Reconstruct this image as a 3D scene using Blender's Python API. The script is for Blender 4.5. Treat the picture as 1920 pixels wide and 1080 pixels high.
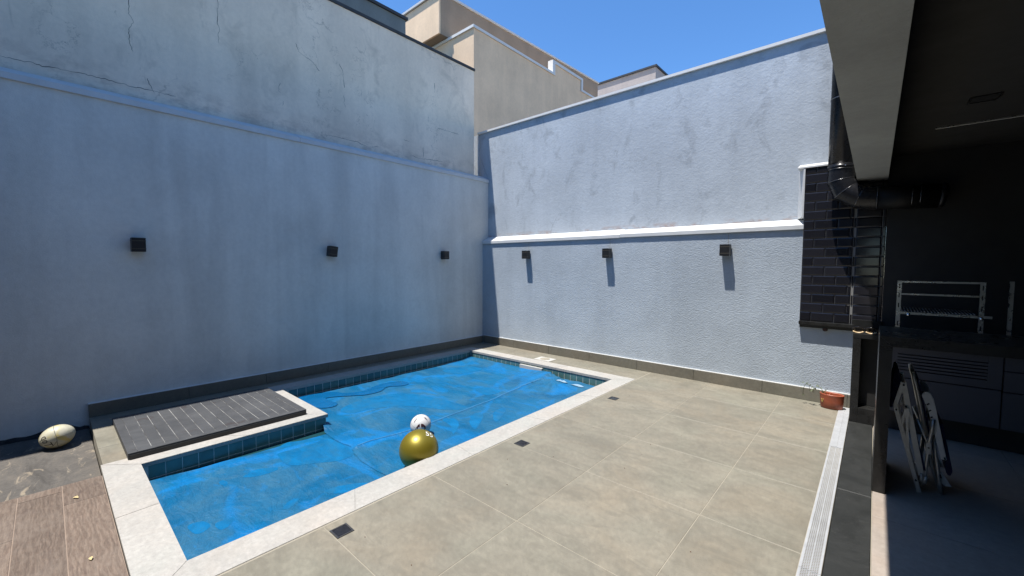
import bpy, bmesh, math, random
from mathutils import Vector, Matrix, noise

for o in list(bpy.data.objects):
    bpy.data.objects.remove(o)
S = bpy.context.scene
C = S.collection
rnd = random.Random(7)

# ------------------------------------------------------------------ camera
cam_d = bpy.data.cameras.new('camera')
cam = bpy.data.objects.new('camera', cam_d)
C.objects.link(cam)
PITCH, YAW, ROLL = -0.0549147, 0.7230139, 0.00401037
cy, sy = math.cos(YAW), math.sin(YAW)
F = Vector((-sy*math.cos(PITCH), cy*math.cos(PITCH), math.sin(PITCH)))
RT = Vector((cy, sy, 0)); UP = RT.cross(F)
R2 = math.cos(ROLL)*RT + math.sin(ROLL)*UP
U2 = -math.sin(ROLL)*RT + math.cos(ROLL)*UP
cam.matrix_world = Matrix(((R2.x, U2.x, -F.x, 0), (R2.y, U2.y, -F.y, 0), (R2.z, U2.z, -F.z, 1.6), (0, 0, 0, 1)))
cam_d.sensor_fit = 'HORIZONTAL'; cam_d.sensor_width = 36
cam_d.lens = 770.5/1920*36
cam_d.clip_start = 0.05; cam_d.clip_end = 1000
S.camera = cam

# ------------------------------------------------------------------ sky, sun, exposure
SUN_TO = Vector((-0.1165, -0.256, 1.0)).normalized()
w = bpy.data.worlds.new('World'); S.world = w; w.use_nodes = True
nt = w.node_tree; nt.nodes.clear()
sky = nt.nodes.new('ShaderNodeTexSky'); sky.sky_type = 'NISHITA'; sky.sun_disc = False
sky.sun_elevation = math.asin(SUN_TO.z); sky.sun_rotation = math.atan2(SUN_TO.x, SUN_TO.y)
sky.air_density = 1.0; sky.dust_density = 0.0; sky.ozone_density = 5.0; sky.altitude = 1500
bg = nt.nodes.new('ShaderNodeBackground'); bg.inputs['Strength'].default_value = 0.135
out = nt.nodes.new('ShaderNodeOutputWorld')
hs = nt.nodes.new('ShaderNodeHueSaturation'); hs.inputs['Saturation'].default_value = 1.15
nt.links.new(sky.outputs[0], hs.inputs['Color']); nt.links.new(hs.outputs[0], bg.inputs['Color']); nt.links.new(bg.outputs[0], out.inputs['Surface'])
sun_d = bpy.data.lights.new('sun', 'SUN'); sun_d.energy = 4.6; sun_d.angle = math.radians(0.53)
sun_d.color = (1.0, 0.955, 0.89)
sun = bpy.data.objects.new('sun', sun_d); C.objects.link(sun)
sun.rotation_euler = SUN_TO.to_track_quat('Z', 'Y').to_euler(); sun.location = (0, 0, 12)
S.view_settings.view_transform = 'Standard'; S.view_settings.look = 'None'
S.view_settings.exposure = 0.9; S.view_settings.gamma = 1; S.view_settings.use_curve_mapping = False
S.render.engine = 'CYCLES'
S.cycles.max_bounces = 10; S.cycles.diffuse_bounces = 6

# ------------------------------------------------------------------ materials
class N:
    """tiny node helper"""
    def __init__(s, name):
        s.m = bpy.data.materials.new(name); s.m.use_nodes = True
        s.t = s.m.node_tree; s.b = s.t.nodes['Principled BSDF']
        s.geo = None
    def new(s, t): return s.t.nodes.new(t)
    def link(s, a, b): s.t.links.new(a, b)
    def pos(s, scale=(1, 1, 1), rot=(0, 0, 0)):
        if s.geo is None: s.geo = s.new('ShaderNodeNewGeometry')
        mp = s.new('ShaderNodeMapping'); mp.inputs['Scale'].default_value = scale; mp.inputs['Rotation'].default_value = rot
        s.link(s.geo.outputs['Position'], mp.inputs['Vector']); return mp.outputs[0]
    def obj(s, scale=(1, 1, 1)):
        tc = s.new('ShaderNodeTexCoord'); mp = s.new('ShaderNodeMapping'); mp.inputs['Scale'].default_value = scale
        s.link(tc.outputs['Object'], mp.inputs['Vector']); return mp.outputs[0]
    def noise(s, vec, scale, detail=4, rough=.55, dist=0.0):
        n = s.new('ShaderNodeTexNoise'); n.inputs['Scale'].default_value = scale; n.inputs['Detail'].default_value = detail
        n.inputs['Roughness'].default_value = rough; n.inputs['Distortion'].default_value = dist
        s.link(vec, n.inputs['Vector']); return n.outputs[0]
    def voro(s, vec, scale, feature='F1'):
        n = s.new('ShaderNodeTexVoronoi'); n.feature = feature; n.inputs['Scale'].default_value = scale
        s.link(vec, n.inputs['Vector']); return n.outputs['Distance']
    def ramp(s, fac, stops):
        r = s.new('ShaderNodeValToRGB'); e = r.color_ramp.elements
        while len(e) < len(stops): e.new(0.5)
        for i, (p, c) in enumerate(stops):
            e[i].position = p
            e[i].color = (c, c, c, 1) if isinstance(c, (int, float)) else (*c, 1)
        s.link(fac, r.inputs[0]); return r.outputs[0]
    def mix(s, fac, a, b, mode='MIX'):
        n = s.new('ShaderNodeMix'); n.data_type = 'RGBA'; n.blend_type = mode; n.clamp_factor = True
        for sock, v in ((n.inputs[0], fac), (n.inputs[6], a), (n.inputs[7], b)):
            if isinstance(v, (int, float)): sock.default_value = v
            elif isinstance(v, (tuple, list)): sock.default_value = (*v, 1)
            else: s.link(v, sock)
        return n.outputs[2]
    def math(s, op, a, b=None):
        n = s.new('ShaderNodeMath'); n.operation = op
        for i, v in enumerate((a, b)):
            if v is None: continue
            if isinstance(v, (int, float)): n.inputs[i].default_value = v
            else: s.link(v, n.inputs[i])
        return n.outputs[0]
    def sep(s, vec):
        n = s.new('ShaderNodeSeparateXYZ'); s.link(vec, n.inputs[0]); return n.outputs
    def rand(s):
        n = s.new('ShaderNodeObjectInfo'); return n.outputs['Random']
    def color(s, c):
        if isinstance(c, (tuple, list)): s.b.inputs['Base Color'].default_value = (*c, 1)
        else: s.link(c, s.b.inputs['Base Color'])
    def rough(s, r):
        if isinstance(r, (int, float)): s.b.inputs['Roughness'].default_value = r
        else: s.link(r, s.b.inputs['Roughness'])
    def bump(s, h, strength=.3, dist=.01, prev=None):
        b = s.new('ShaderNodeBump'); b.inputs['Strength'].default_value = strength; b.inputs['Distance'].default_value = dist
        s.link(h, b.inputs['Height'])
        if prev is not None: s.link(prev, b.inputs['Normal'])
        s.link(b.outputs[0], s.b.inputs['Normal']); return b.outputs[0]
    def set(s, **k):
        for a, v in k.items(): s.b.inputs[a.replace('_', ' ')].default_value = v

def mul(c, f): return tuple(x*f for x in c)

def simple(name, c, rough=.5, metal=0.0, var=.12, scale=6.0, bump=0.0, bscale=60.0, spec=None):
    n = N(name); p = n.pos()
    v = n.ramp(n.noise(p, scale, 5, .6), [(.3, 1-var), (.7, 1+var)])
    n.color(n.mix(1.0, c, v, 'MULTIPLY'))
    n.rough(n.ramp(n.noise(p, scale*2.3, 3), [(.3, max(.02, rough-.08)), (.7, min(1, rough+.08))]))
    n.set(Metallic=metal)
    if spec is not None: n.b.inputs['Specular IOR Level'].default_value = spec
    if bump: n.bump(n.noise(p, bscale, 4), bump, .01)
    return n.m

WALL = (0.66, 0.655, 0.61)  # left wall: back wall's paint with extra light put into its colour

def plaster(name, base, streak, tex_scale, tex_strength, tex_dist, dirt=.25, upper=False, hair=0.0):
    n = N(name)
    big = n.noise(n.pos(), 1.1, 4, .6)
    vert = n.noise(n.pos((1.6, 1.6, .16)), 1.5, 4, .55, .4)
    fine = n.noise(n.pos(), 22, 4, .6)
    c = n.mix(1, base, n.ramp(big, [(.32, .90), (.68, 1.07)]), 'MULTIPLY')
    c = n.mix(1, c, n.ramp(vert, [(.34, 1-streak), (.6, 1.04)]), 'MULTIPLY')
    c = n.mix(1, c, n.ramp(fine, [(.35, .965), (.65, 1.03)]), 'MULTIPLY')
    if dirt:
        # blotches of grime and scuffs with their own shape
        d = n.noise(n.pos((1, 1, .7)), 3.1, 8, .68, .7)
        m = n.ramp(d, [(.545, 0.0), (.68, dirt)])
        c = n.mix(m, c, mul(base, .55))
    if upper:
        z = n.sep(n.geo.outputs['Position'])[2]
        near = n.new('ShaderNodeMapRange')
        near.inputs['From Min'].default_value = upper[0]; near.inputs['From Max'].default_value = upper[1]
        near.inputs['To Min'].default_value = 1; near.inputs['To Max'].default_value = 0
        n.link(z, near.inputs['Value'])
        k = n.math('MULTIPLY', near.outputs[0], n.ramp(n.noise(n.pos((1.3, 1.3, 3)), 2.6, 7, .7), [(.47, 0.0), (.60, upper[2])]))
        c = n.mix(k, c, upper[3])
    if hair:
        wob = n.noise(n.pos(), 3.0, 5, .65)
        vv = n.new('ShaderNodeVectorMath'); vv.operation = 'MULTIPLY_ADD'
        vv.inputs[1].default_value = (.9, .9, .9)
        cmb = n.new('ShaderNodeCombineXYZ')
        for i_ in range(3): n.link(wob, cmb.inputs[i_])
        n.link(cmb.outputs[0], vv.inputs[0]); n.link(n.pos((1, 1, .55)), vv.inputs[2])
        ed = n.voro(vv.outputs[0], 1.15, 'DISTANCE_TO_EDGE')
        line = n.ramp(ed, [(.0, 1.0), (.0085, 0.0)])
        where = n.ramp(n.noise(n.pos((1, 1, .8)), 1.5, 3, .5), [(.50, 0.0), (.60, hair)])
        c = n.mix(n.math('MULTIPLY', line, where), c, mul(base, .35))
        # broken skin and rubbed spots
        sc = n.noise(n.pos((1, 1, .45)), 13, 6, .7, 1.6)
        wh2 = n.ramp(n.noise(n.pos(), 1.2, 3, .5), [(.46, 0.0), (.6, 1.0)])
        c = n.mix(n.math('MULTIPLY', n.ramp(sc, [(.63, 0.0), (.70, hair*.75)]), wh2), c, mul(base, .5))
    n.color(c); n.rough(.88)
    t = n.noise(n.pos((1, 1, 1.45)), tex_scale, 5, .62, .5)
    b = n.bump(t, tex_strength, tex_dist)
    n.bump(big, .25, .03, b)
    return n.m

M = {}
M['wall_left'] = plaster('shade_toned_plaster_left', WALL, .11, 70, .4, .006, .12)
M['wall_back'] = plaster('textured_plaster_back', (.37, .42, .47), .05, 58, .75, .010, .14)
M['upper_left'] = plaster('weathered_render', (.80, .68, .545), .08, 55, .35, .006, .36, (3.45, 3.80, .55, (.42, .33, .26)), .6)
M['upper_back'] = plaster('smooth_render', (.415, .46, .505), .06, 24, .4, .008, .6, (2.20, 2.26, .75, (.33, .21, .165)), .45)
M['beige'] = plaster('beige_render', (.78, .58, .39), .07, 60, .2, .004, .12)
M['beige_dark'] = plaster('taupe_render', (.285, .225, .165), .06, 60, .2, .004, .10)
M['pinkish'] = plaster('pale_render', (.42, .375, .35), .05, 60, .2, .004, .10)
M['greenish'] = plaster('grey_green_render', (.155, .185, .19), .12, 60, .2, .004, .2)
M['beam'] = plaster('grey_textured_paint', (.31, .315, .295), .05, 85, .5, .006, .08)
M['white_metal'] = simple('white_painted_metal', (.56, .57, .57), .45, 0, .06, 5, .05, 40)
M['white_trim'] = simple('white_coping_paint', (.66, .66, .645), .6, 0, .06, 4)
M['dark_trim'] = simple('dark_coping_paint', (.03, .032, .036), .6, 0, .2, 5)

def stone_tile(name, base, lo, hi, scale, rough, cloud=(1, 1, 1), veins=0.0):
    n = N(name); p = n.pos(cloud)
    a = n.noise(p, scale, 7, .66, .5); b = n.noise(n.pos(), scale*9, 5, .7)
    pit = n.noise(n.pos(), 95, 3, .6)
    c = n.mix(1, base, n.ramp(a, [(.3, lo), (.7, hi)]), 'MULTIPLY')
    c = n.mix(1, c, n.ramp(b, [(.3, .88), (.7, 1.10)]), 'MULTIPLY')
    c = n.mix(1, c, n.ramp(pit, [(.28, .84), (.42, 1.0)]), 'MULTIPLY')
    c = n.mix(1, c, n.ramp(n.noise(n.pos(), 1.3, 4, .6, .6), [(.35, (.97, 1.0, 1.0)), (.5, (1, 1, 1)), (.68, (1.05, 1.0, .96))]), 'MULTIPLY')
    c = n.mix(1, c, n.ramp(n.noise(n.pos(), 34, 6, .72), [(.3, .9), (.7, 1.08)]), 'MULTIPLY')
    c = n.mix(1, c, n.ramp(n.rand(), [(0, .965), (1, 1.035)]), 'MULTIPLY')
    if veins:
        v = n.noise(n.pos((1, 2.4, 1), (0, 0, .5)), scale*1.7, 6, .7, 1.2)
        c = n.mix(n.ramp(v, [(.5, 0.0), (.62, veins)]), c, mul(base, .72))
    n.color(c)
    n.rough(n.ramp(a, [(.3, rough-.07), (.7, rough+.1)]))
    n.bump(b, .12, .004)
    return n.m
M['porcelain'] = stone_tile('grey_beige_porcelain', (.184, .169, .132), .85, 1.13, 1.9, .52, (1, 1.5, 1), .5)
M['skirting'] = stone_tile('grey_porcelain_skirting', (.155, .143, .112), .88, 1.1, 2.2, .5)
M['coping'] = stone_tile('pale_limestone', (.335, .322, .298), .92, 1.05, 3.5, .6, (1, 1, 1), .22)
M['grout'] = simple('pale_grout', (.255, .232, .185), .9, 0, .1, 8)
M['veranda_tile'] = stone_tile('pale_porcelain', (.285, .245, .21), .92, 1.07, 1.6, .42)
M['granite'] = stone_tile('black_granite', (.014, .014, .0135), .6, 1.6, 6, .28); M['granite'].node_tree.nodes['Principled BSDF'].inputs['Specular IOR Level'].default_value = .35
M['plank_grout'] = simple('pinkish_grout', (.21, .16, .125), .9, 0, .15, 8)
M['grout_dark'] = simple('dark_grout', (.05, .05, .048), .9)

def slate():
    n = N('brushed_black_granite')
    a = n.noise(n.pos(), 2.5, 7, .7, .8); f = n.noise(n.pos(), 160, 3, .6)
    c = n.mix(n.ramp(a, [(.35, 0.0), (.75, .5)]), (.012, .013, .012), (.026, .027, .025))
    scr = n.noise(n.pos((1, 4, 1), (0, 0, .7)), 9, 5, .7, 1.5)
    c = n.mix(n.ramp(scr, [(.60, 0.0), (.68, .5)]), c, (.045, .045, .042))
    n.color(c); n.rough(n.ramp(a, [(.3, .42), (.7, .62)])); n.bump(f, .25, .003)
    return n.m
M['slate'] = slate()

def wood():
    n = N('wood_look_tile')
    wv = n.new('ShaderNodeTexWave'); wv.wave_type = 'BANDS'; wv.bands_direction = 'Y'
    wv.inputs['Scale'].default_value = 7; wv.inputs['Distortion'].default_value = 16; wv.inputs['Detail'].default_value = 6
    wv.inputs['Detail Scale'].default_value = .8; wv.inputs['Detail Roughness'].default_value = .66
    n.link(n.pos((.5, 1.7, 1)), wv.inputs['Vector'])
    g = n.noise(n.pos((4, 46, 1)), 2.0, 7, .7, 1.2)
    c = n.mix(.55, n.ramp(wv.outputs[0], [(0, (.080, .053, .039)), (.5, (.126, .090, .067)), (1, (.160, .122, .094))]), (.124, .090, .067))
    c = n.mix(1, c, n.ramp(g, [(.3, .60), (.7, 1.34)]), 'MULTIPLY')
    c = n.mix(1, c, n.ramp(n.rand(), [(0, .84), (1, 1.18)]), 'MULTIPLY')
    knots = n.noise(n.pos((2.2, 6, 1)), 1.6, 5, .6, 1.5)
    c = n.mix(n.ramp(knots, [(.58, 0.0), (.70, .6)]), c, (.052, .032, .026))
    dust = n.noise(n.pos(), 3.0, 9, .78)
    c = n.mix(n.ramp(dust, [(.48, 0.0), (.72, .5)]), c, (.19, .155, .127))
    n.color(c); n.rough(.62); n.bump(g, .2, .004)
    return n.m
M['wood'] = wood()

def screed():
    n = N('dirty_concrete')
    a = n.noise(n.pos((1, 2.2, 1)), 1.6, 8, .72, 1.0); f = n.noise(n.pos(), 40, 5, .7)
    c = n.ramp(a, [(.28, (.040, .036, .032)), (.5, (.078, .071, .063)), (.62, (.10, .088, .075)), (.74, (.17, .14, .10))])
    sm = n.noise(n.pos((1.2, 3.5, 1), (0, 0, -.35)), 2.4, 6, .7, 1.4)
    c = n.mix(n.ramp(sm, [(.57, 0.0), (.66, .75)]), c, (.26, .215, .155))
    c = n.mix(1, c, n.ramp(f, [(.3, .8), (.7, 1.15)]), 'MULTIPLY')
    n.color(c); n.rough(.85); n.bump(a, .5, .02); return n.m
M['screed'] = screed()
M['mortar'] = simple('shade_black_mortar', (.012, .012, .013), .9, 0, .5, 14, .6, 50)  # black of the shaded floor put into the mortar colour
M['earth'] = simple('bare_ground', (.16, .13, .10), .95, 0, .25, .8)
M['base'] = simple('concrete_base', (.20, .185, .16), .9, 0, .15, 3)

def pooltile():
    n = N('teal_glazed_tile')
    a = n.noise(n.pos(), 9, 4, .6)
    c = n.ramp(n.rand(), [(0, (.060, .145, .155)), (.5, (.075, .165, .165)), (1, (.095, .18, .17))])
    c = n.mix(1, c, n.ramp(a, [(.3, .82), (.7, 1.15)]), 'MULTIPLY')
    n.color(c); n.rough(.16); n.bump(n.noise(n.pos(), 24, 2), .06, .004); return n.m
M['pool_tile'] = pooltile()
M['pool_grout'] = simple('pool_grout', (.50, .54, .53), .8)
M['basin'] = simple('pool_basin_tile', (.03, .085, .095), .3)
def water():
    n = N('pool_water'); n.color((.012, .05, .06)); n.rough(.03)
    n.b.inputs['IOR'].default_value = 1.33
    n.bump(n.noise(n.pos(), 7, 3), .12, .02); return n.m
M['water'] = water()

def cover():
    n = N('blue_bubble_film')
    big = n.noise(n.pos((1, .75, 1), (0, 0, .35)), .9, 2, .45, 1.2)
    c = n.mix(n.ramp(big, [(.36, 0.0), (.66, 1.0)]), (.001, .070, .165), (.002, .100, .225))
    # dusty dry veil
    dry = n.noise(n.pos((.75, 1.25, 1), (0, 0, .3)), 1.5, 8, .62, 1.3)
    c = n.mix(n.ramp(dry, [(.42, 0.0), (.66, .8)]), c, (.024, .106, .185))
    # film resting wet on the water: saturated flat patches
    m1 = n.noise(n.pos((1.0, .62, 1), (0, 0, -.45)), 1.35, 3, .5, 1.9)
    fz = n.math('ADD', m1, n.math('MULTIPLY', n.math('SUBTRACT', n.noise(n.pos((1, 2, 1), (0, 0, .3)), 9, 5, .65), .5), .11))
    wet = n.ramp(fz, [(.535, 0.0), (.575, .45), (.68, 1.0)])
    c = n.mix(wet, c, (.001, .128, .345))
    m2 = n.noise(n.pos((.55, 1.6, 1), (0, 0, .25)), 1.6, 2, .5, 1.0)
    fz2 = n.math('ADD', m2, n.math('MULTIPLY', n.math('SUBTRACT', n.noise(n.pos((1, 2, 1), (0, 0, .3)), 8, 5, .65), .5), .10))
    wet2 = n.ramp(fz2, [(.60, 0.0), (.67, .8)])
    c = n.mix(wet2, c, (.001, .118, .31))
    m3 = n.noise(n.pos((1.0, 1.9, 1), (0, 0, .4)), 2.3, 4, .55, 2.4)
    c = n.mix(n.ramp(m3, [(.60, 0.0), (.63, .3), (.72, .5)]), c, (.002, .118, .30))
    m4 = n.noise(n.pos((1.1, 1.5, 1), (0, 0, -.2)), 2.0, 4, .6, 2.0)
    c = n.mix(n.ramp(m4, [(.60, 0.0), (.64, .3), (.7, .45)]), c, (.034, .115, .19))
    streaks = n.ramp(n.noise(n.pos((1.5, 7, 1), (0, 0, .5)), 2.2, 6, .62, .8), [(.3, .93), (.7, 1.07)])
    c = n.mix(1, c, streaks, 'MULTIPLY')
    vo = n.voro(n.pos(), 75)
    c = n.mix(1, c, n.ramp(vo, [(.15, 1.10), (.6, .91)]), 'MULTIPLY')
    n.color(c)
    n.rough(n.ramp(dry, [(.35, .40), (.65, .6)]))
    b = n.bump(vo, .25, .003)
    n.bump(n.noise(n.pos((1.2, 2.6, 1), (0, 0, .4)), 4.5, 5, .6, 1.4), .55, .03, b)
    n.b.inputs['Specular IOR Level'].default_value = .22
    return n.m
M['cover'] = cover()
def wetfilm():
    n = N('wet_bright_blue_film'); a = n.noise(n.pos((1, 2, 1), (0, 0, .3)), 5, 6, .65, .8)
    c = n.mix(n.ramp(a, [(.35, 0.0), (.7, 1.0)]), (.001, .088, .215), (.002, .130, .315))
    dv = n.noise(n.pos((.75, 1.25, 1), (0, 0, .3)), 3.4, 7, .65, 1.3); c = n.mix(n.ramp(dv, [(.46, 0.0), (.66, .6)]), c, (.016, .105, .20))
    vo = n.voro(n.pos(), 75); c = n.mix(1, c, n.ramp(vo, [(.15, 1.08), (.6, .93)]), 'MULTIPLY')
    n.color(c); n.rough(.4); n.b.inputs['Specular IOR Level'].default_value = .25; n.bump(vo, .2, .003); return n.m
M['wet_film'] = wetfilm()
M['cover_seam'] = simple('welded_film_seam', (.03, .14, .29), .35, 0, .2, 12)
M['cover_white'] = simple('fold_glint_film', (.20, .31, .42), .3, 0, .1, 8)  # glint on the film folds put into a pale colour
M['puddle'] = simple('wet_blue_film', (.003, .082, .215), .14, 0, .1, 5, 0, 60, .35)

def deckmat():
    n = N('charcoal_composite_board')
    g = n.noise(n.pos((14, 2, 2)), 5, 5, .65); a = n.noise(n.pos(), 3.2, 6, .7, .6)
    c = n.mix(n.ramp(a, [(.35, 0.0), (.72, .75)]), (.034, .036, .040), (.068, .070, .073))
    c = n.mix(1, c, n.ramp(g, [(.3, .85), (.7, 1.12)]), 'MULTIPLY')
    c = n.mix(1, c, n.ramp(n.rand(), [(0, .86), (1, 1.14)]), 'MULTIPLY')
    st = n.noise(n.pos(), 5.5, 3, .5, .6)
    c = n.mix(n.ramp(st, [(.66, 0.0), (.70, .55)]), c, (.028, .018, .017))
    n.color(c); n.rough(.62); n.bump(g, .2, .003); return n.m
M['deck'] = deckmat()
def dust():
    n = N('dusty_batten'); a = n.noise(n.pos((1.2, 1, 1)), 4.5, 5, .65)
    n.color(n.ramp(a, [(.38, (.045, .045, .045)), (.62, (.24, .24, .235))])); n.rough(.9); return n.m
M['deck_dust'] = dust()
M['black_metal'] = simple('black_powder_coat', (.014, .014, .015), .38, 0, .2, 20)
M['lamp_band'] = simple('dull_bronze_band', (.075, .066, .05), .42, 0, .15, 20)
M['lamp_glass'] = simple('lamp_frosted_glass', (.5, .5, .47), .25)
M['duct'] = simple('black_enamel_duct', (.010, .0105, .013), .3, 0, .15, 8, 0, 60, .3)
M['duct_edge'] = simple('worn_duct_seam', (.13, .13, .135), .25, .8)
M['duct_shaded'] = simple('shade_black_duct', (.005, .005, .0055), .55, 0, .2, 8, 0, 60, .2)  # same duct under the roof, its shade put into a darker colour
M['screw'] = simple('bright_screw', (.75, .75, .75), .2, 1)
def metro():
    n = N('black_metro_glaze')
    c = n.ramp(n.rand(), [(0, (.010, .010, .013)), (1, (.019, .019, .024))])
    n.color(c); n.rough(.11); n.b.inputs['Specular IOR Level'].default_value = .38; n.bump(n.noise(n.pos(), 14, 2), .05, .004); return n.m
M['metro'] = metro()
M['metro_grout'] = simple('light_grey_grout', (.19, .19, .187), .75)
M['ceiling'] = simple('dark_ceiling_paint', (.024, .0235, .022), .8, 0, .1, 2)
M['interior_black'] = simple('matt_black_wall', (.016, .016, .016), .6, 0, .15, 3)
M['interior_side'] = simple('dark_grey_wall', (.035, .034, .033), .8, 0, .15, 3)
M['cabinet'] = simple('anthracite_laminate', (.075, .076, .088), .5, 0, .06, 4)
M['slot_dark'] = simple('shadow_gap', (.006, .006, .006), .8)
M['steel'] = simple('stainless_steel', (.55, .55, .54), .3, 1, .08, 10)
M['alu'] = simple('dull_aluminium', (.5, .5, .475), .42, .75, .12, 12)
M['alu_panel'] = simple('off_white_plastic_arm', (.52, .54, .53), .45, 0, .08, 8)
M['navy'] = simple('navy_fabric', (.012, .014, .055), .85, 0, .3, 60, .3, 300)
M['black_plastic'] = simple('black_plastic', (.012, .012, .012), .5)
M['drain_white'] = simple('white_aluminium_grate', (.37, .38, .39), .45, .2, .1, 10)
M['drain_dark'] = simple('drain_channel', (.02, .02, .02), .9)
M['light_lens'] = simple('smoked_lens', (.016, .016, .019), .12, 0, .4, 60)
M['light_frame'] = simple('grey_cast_frame', (.05, .05, .052), .45, .4, .3, 40)
M['white_plastic'] = simple('white_plastic', (.42, .41, .38), .45, 0, .06, 12)
def terracotta():
    n = N('terracotta'); a = n.noise(n.pos(), 12, 6, .65); f = n.noise(n.pos((1, 1, 3)), 9, 4)
    c = n.mix(1, (.27, .062, .026), n.ramp(a, [(.3, .82), (.7, 1.18)]), 'MULTIPLY')
    c = n.mix(n.ramp(f, [(.55, 0.0), (.72, .3)]), c, (.33, .16, .09))
    n.color(c); n.rough(.42); n.bump(a, .12, .004); return n.m
M['terracotta'] = terracotta()
M['pot_stain'] = simple('ochre_glaze', (.30, .22, .06), .45)
M['soil'] = simple('potting_soil', (.10, .045, .028), .95, 0, .4, 40, .6, 90)
M['leaf'] = simple('pale_green_leaf', (.085, .11, .045), .6, 0, .35, 60)
M['stem'] = simple('plant_stem', (.10, .10, .05), .7, 0, .3, 40)
M['dry_leaf'] = simple('dry_leaf', (.42, .33, .16), .7, 0, .25, 50)
def gold():
    n = N('satin_gold_vinyl'); n.color((.225, .18, .017)); n.rough(.40); n.set(Metallic=.55)
    n.b.inputs['Coat Weight'].default_value = .15; n.b.inputs['Coat Roughness'].default_value = .25
    n.bump(n.noise(n.obj(), 30, 2), .03, .004); return n.m
M['gold'] = gold()
M['white_print'] = simple('white_print', (.7, .7, .66), .5)
M['white_ball'] = simple('white_ball_skin', (.52, .51, .50), .42, 0, .05, 30, .08, 220)
M['maroon_print'] = simple('maroon_print', (.045, .012, .017), .45, 0, .35, 70)
M['ball_seam'] = simple('ball_seam', (.16, .155, .13), .7)
def rugby():
    n = N('worn_cream_leather'); o = n.obj()
    a = n.noise(o, 9, 5, .6, .8)
    c = n.mix(n.ramp(a, [(.35, 0.0), (.7, .9)]), (.50, .475, .37), (.36, .34, .22))
    y = n.noise(o, 5.5, 3, .5, .5)
    c = n.mix(n.ramp(y, [(.50, 0.0), (.56, .85)]), c, (.46, .36, .09))
    g = n.noise(o, 7, 4, .6)
    c = n.mix(n.ramp(g, [(.6, 0.0), (.7, .45)]), c, (.26, .28, .22))
    n.color(c); n.rough(.5); n.bump(n.noise(o, 130, 2), .12, .003); return n.m
M['rugby'] = rugby()
M['dark_print'] = simple('dark_print', (.03, .025, .022), .6)
M['lens_dark'] = simple('dark_lens', (.012, .011, .012), .08)
M['rim_glow'] = simple('tan_lens_light', (.55, .40, .22), .35)  # tan stands for light falling through the lenses
M['crack'] = simple('crack_dark', (.10, .10, .095), .95, 0, .3, 20)  # dark tone of the cracks themselves
M['rust'] = simple('rusty_bolt', (.05, .025, .016), .8, 0, .4, 60)
M['led'] = simple('unlit_light_diffuser', (.75, .74, .70), .5)

# ------------------------------------------------------------------ mesh helpers
def link(name, me, mat, parent=None, loc=(0, 0, 0), kind=None):
    o = bpy.data.objects.new(name, me)
    if mat is not None and not me.materials: me.materials.append(mat)
    C.objects.link(o); o.location = loc
    if parent is not None: o.parent = parent
    if kind: o['kind'] = kind
    return o

def tag(o, label, cat, group=None):
    o['label'] = label; o['category'] = cat
    if group: o['group'] = group
    return o

def thing(name, label, cat, loc=(0, 0, 0), group=None, rotz=0):
    o = bpy.data.objects.new(name, None); C.objects.link(o); o.location = loc; o.rotation_euler = (0, 0, rotz)
    o.empty_display_size = .1
    return tag(o, label, cat, group)

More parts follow.
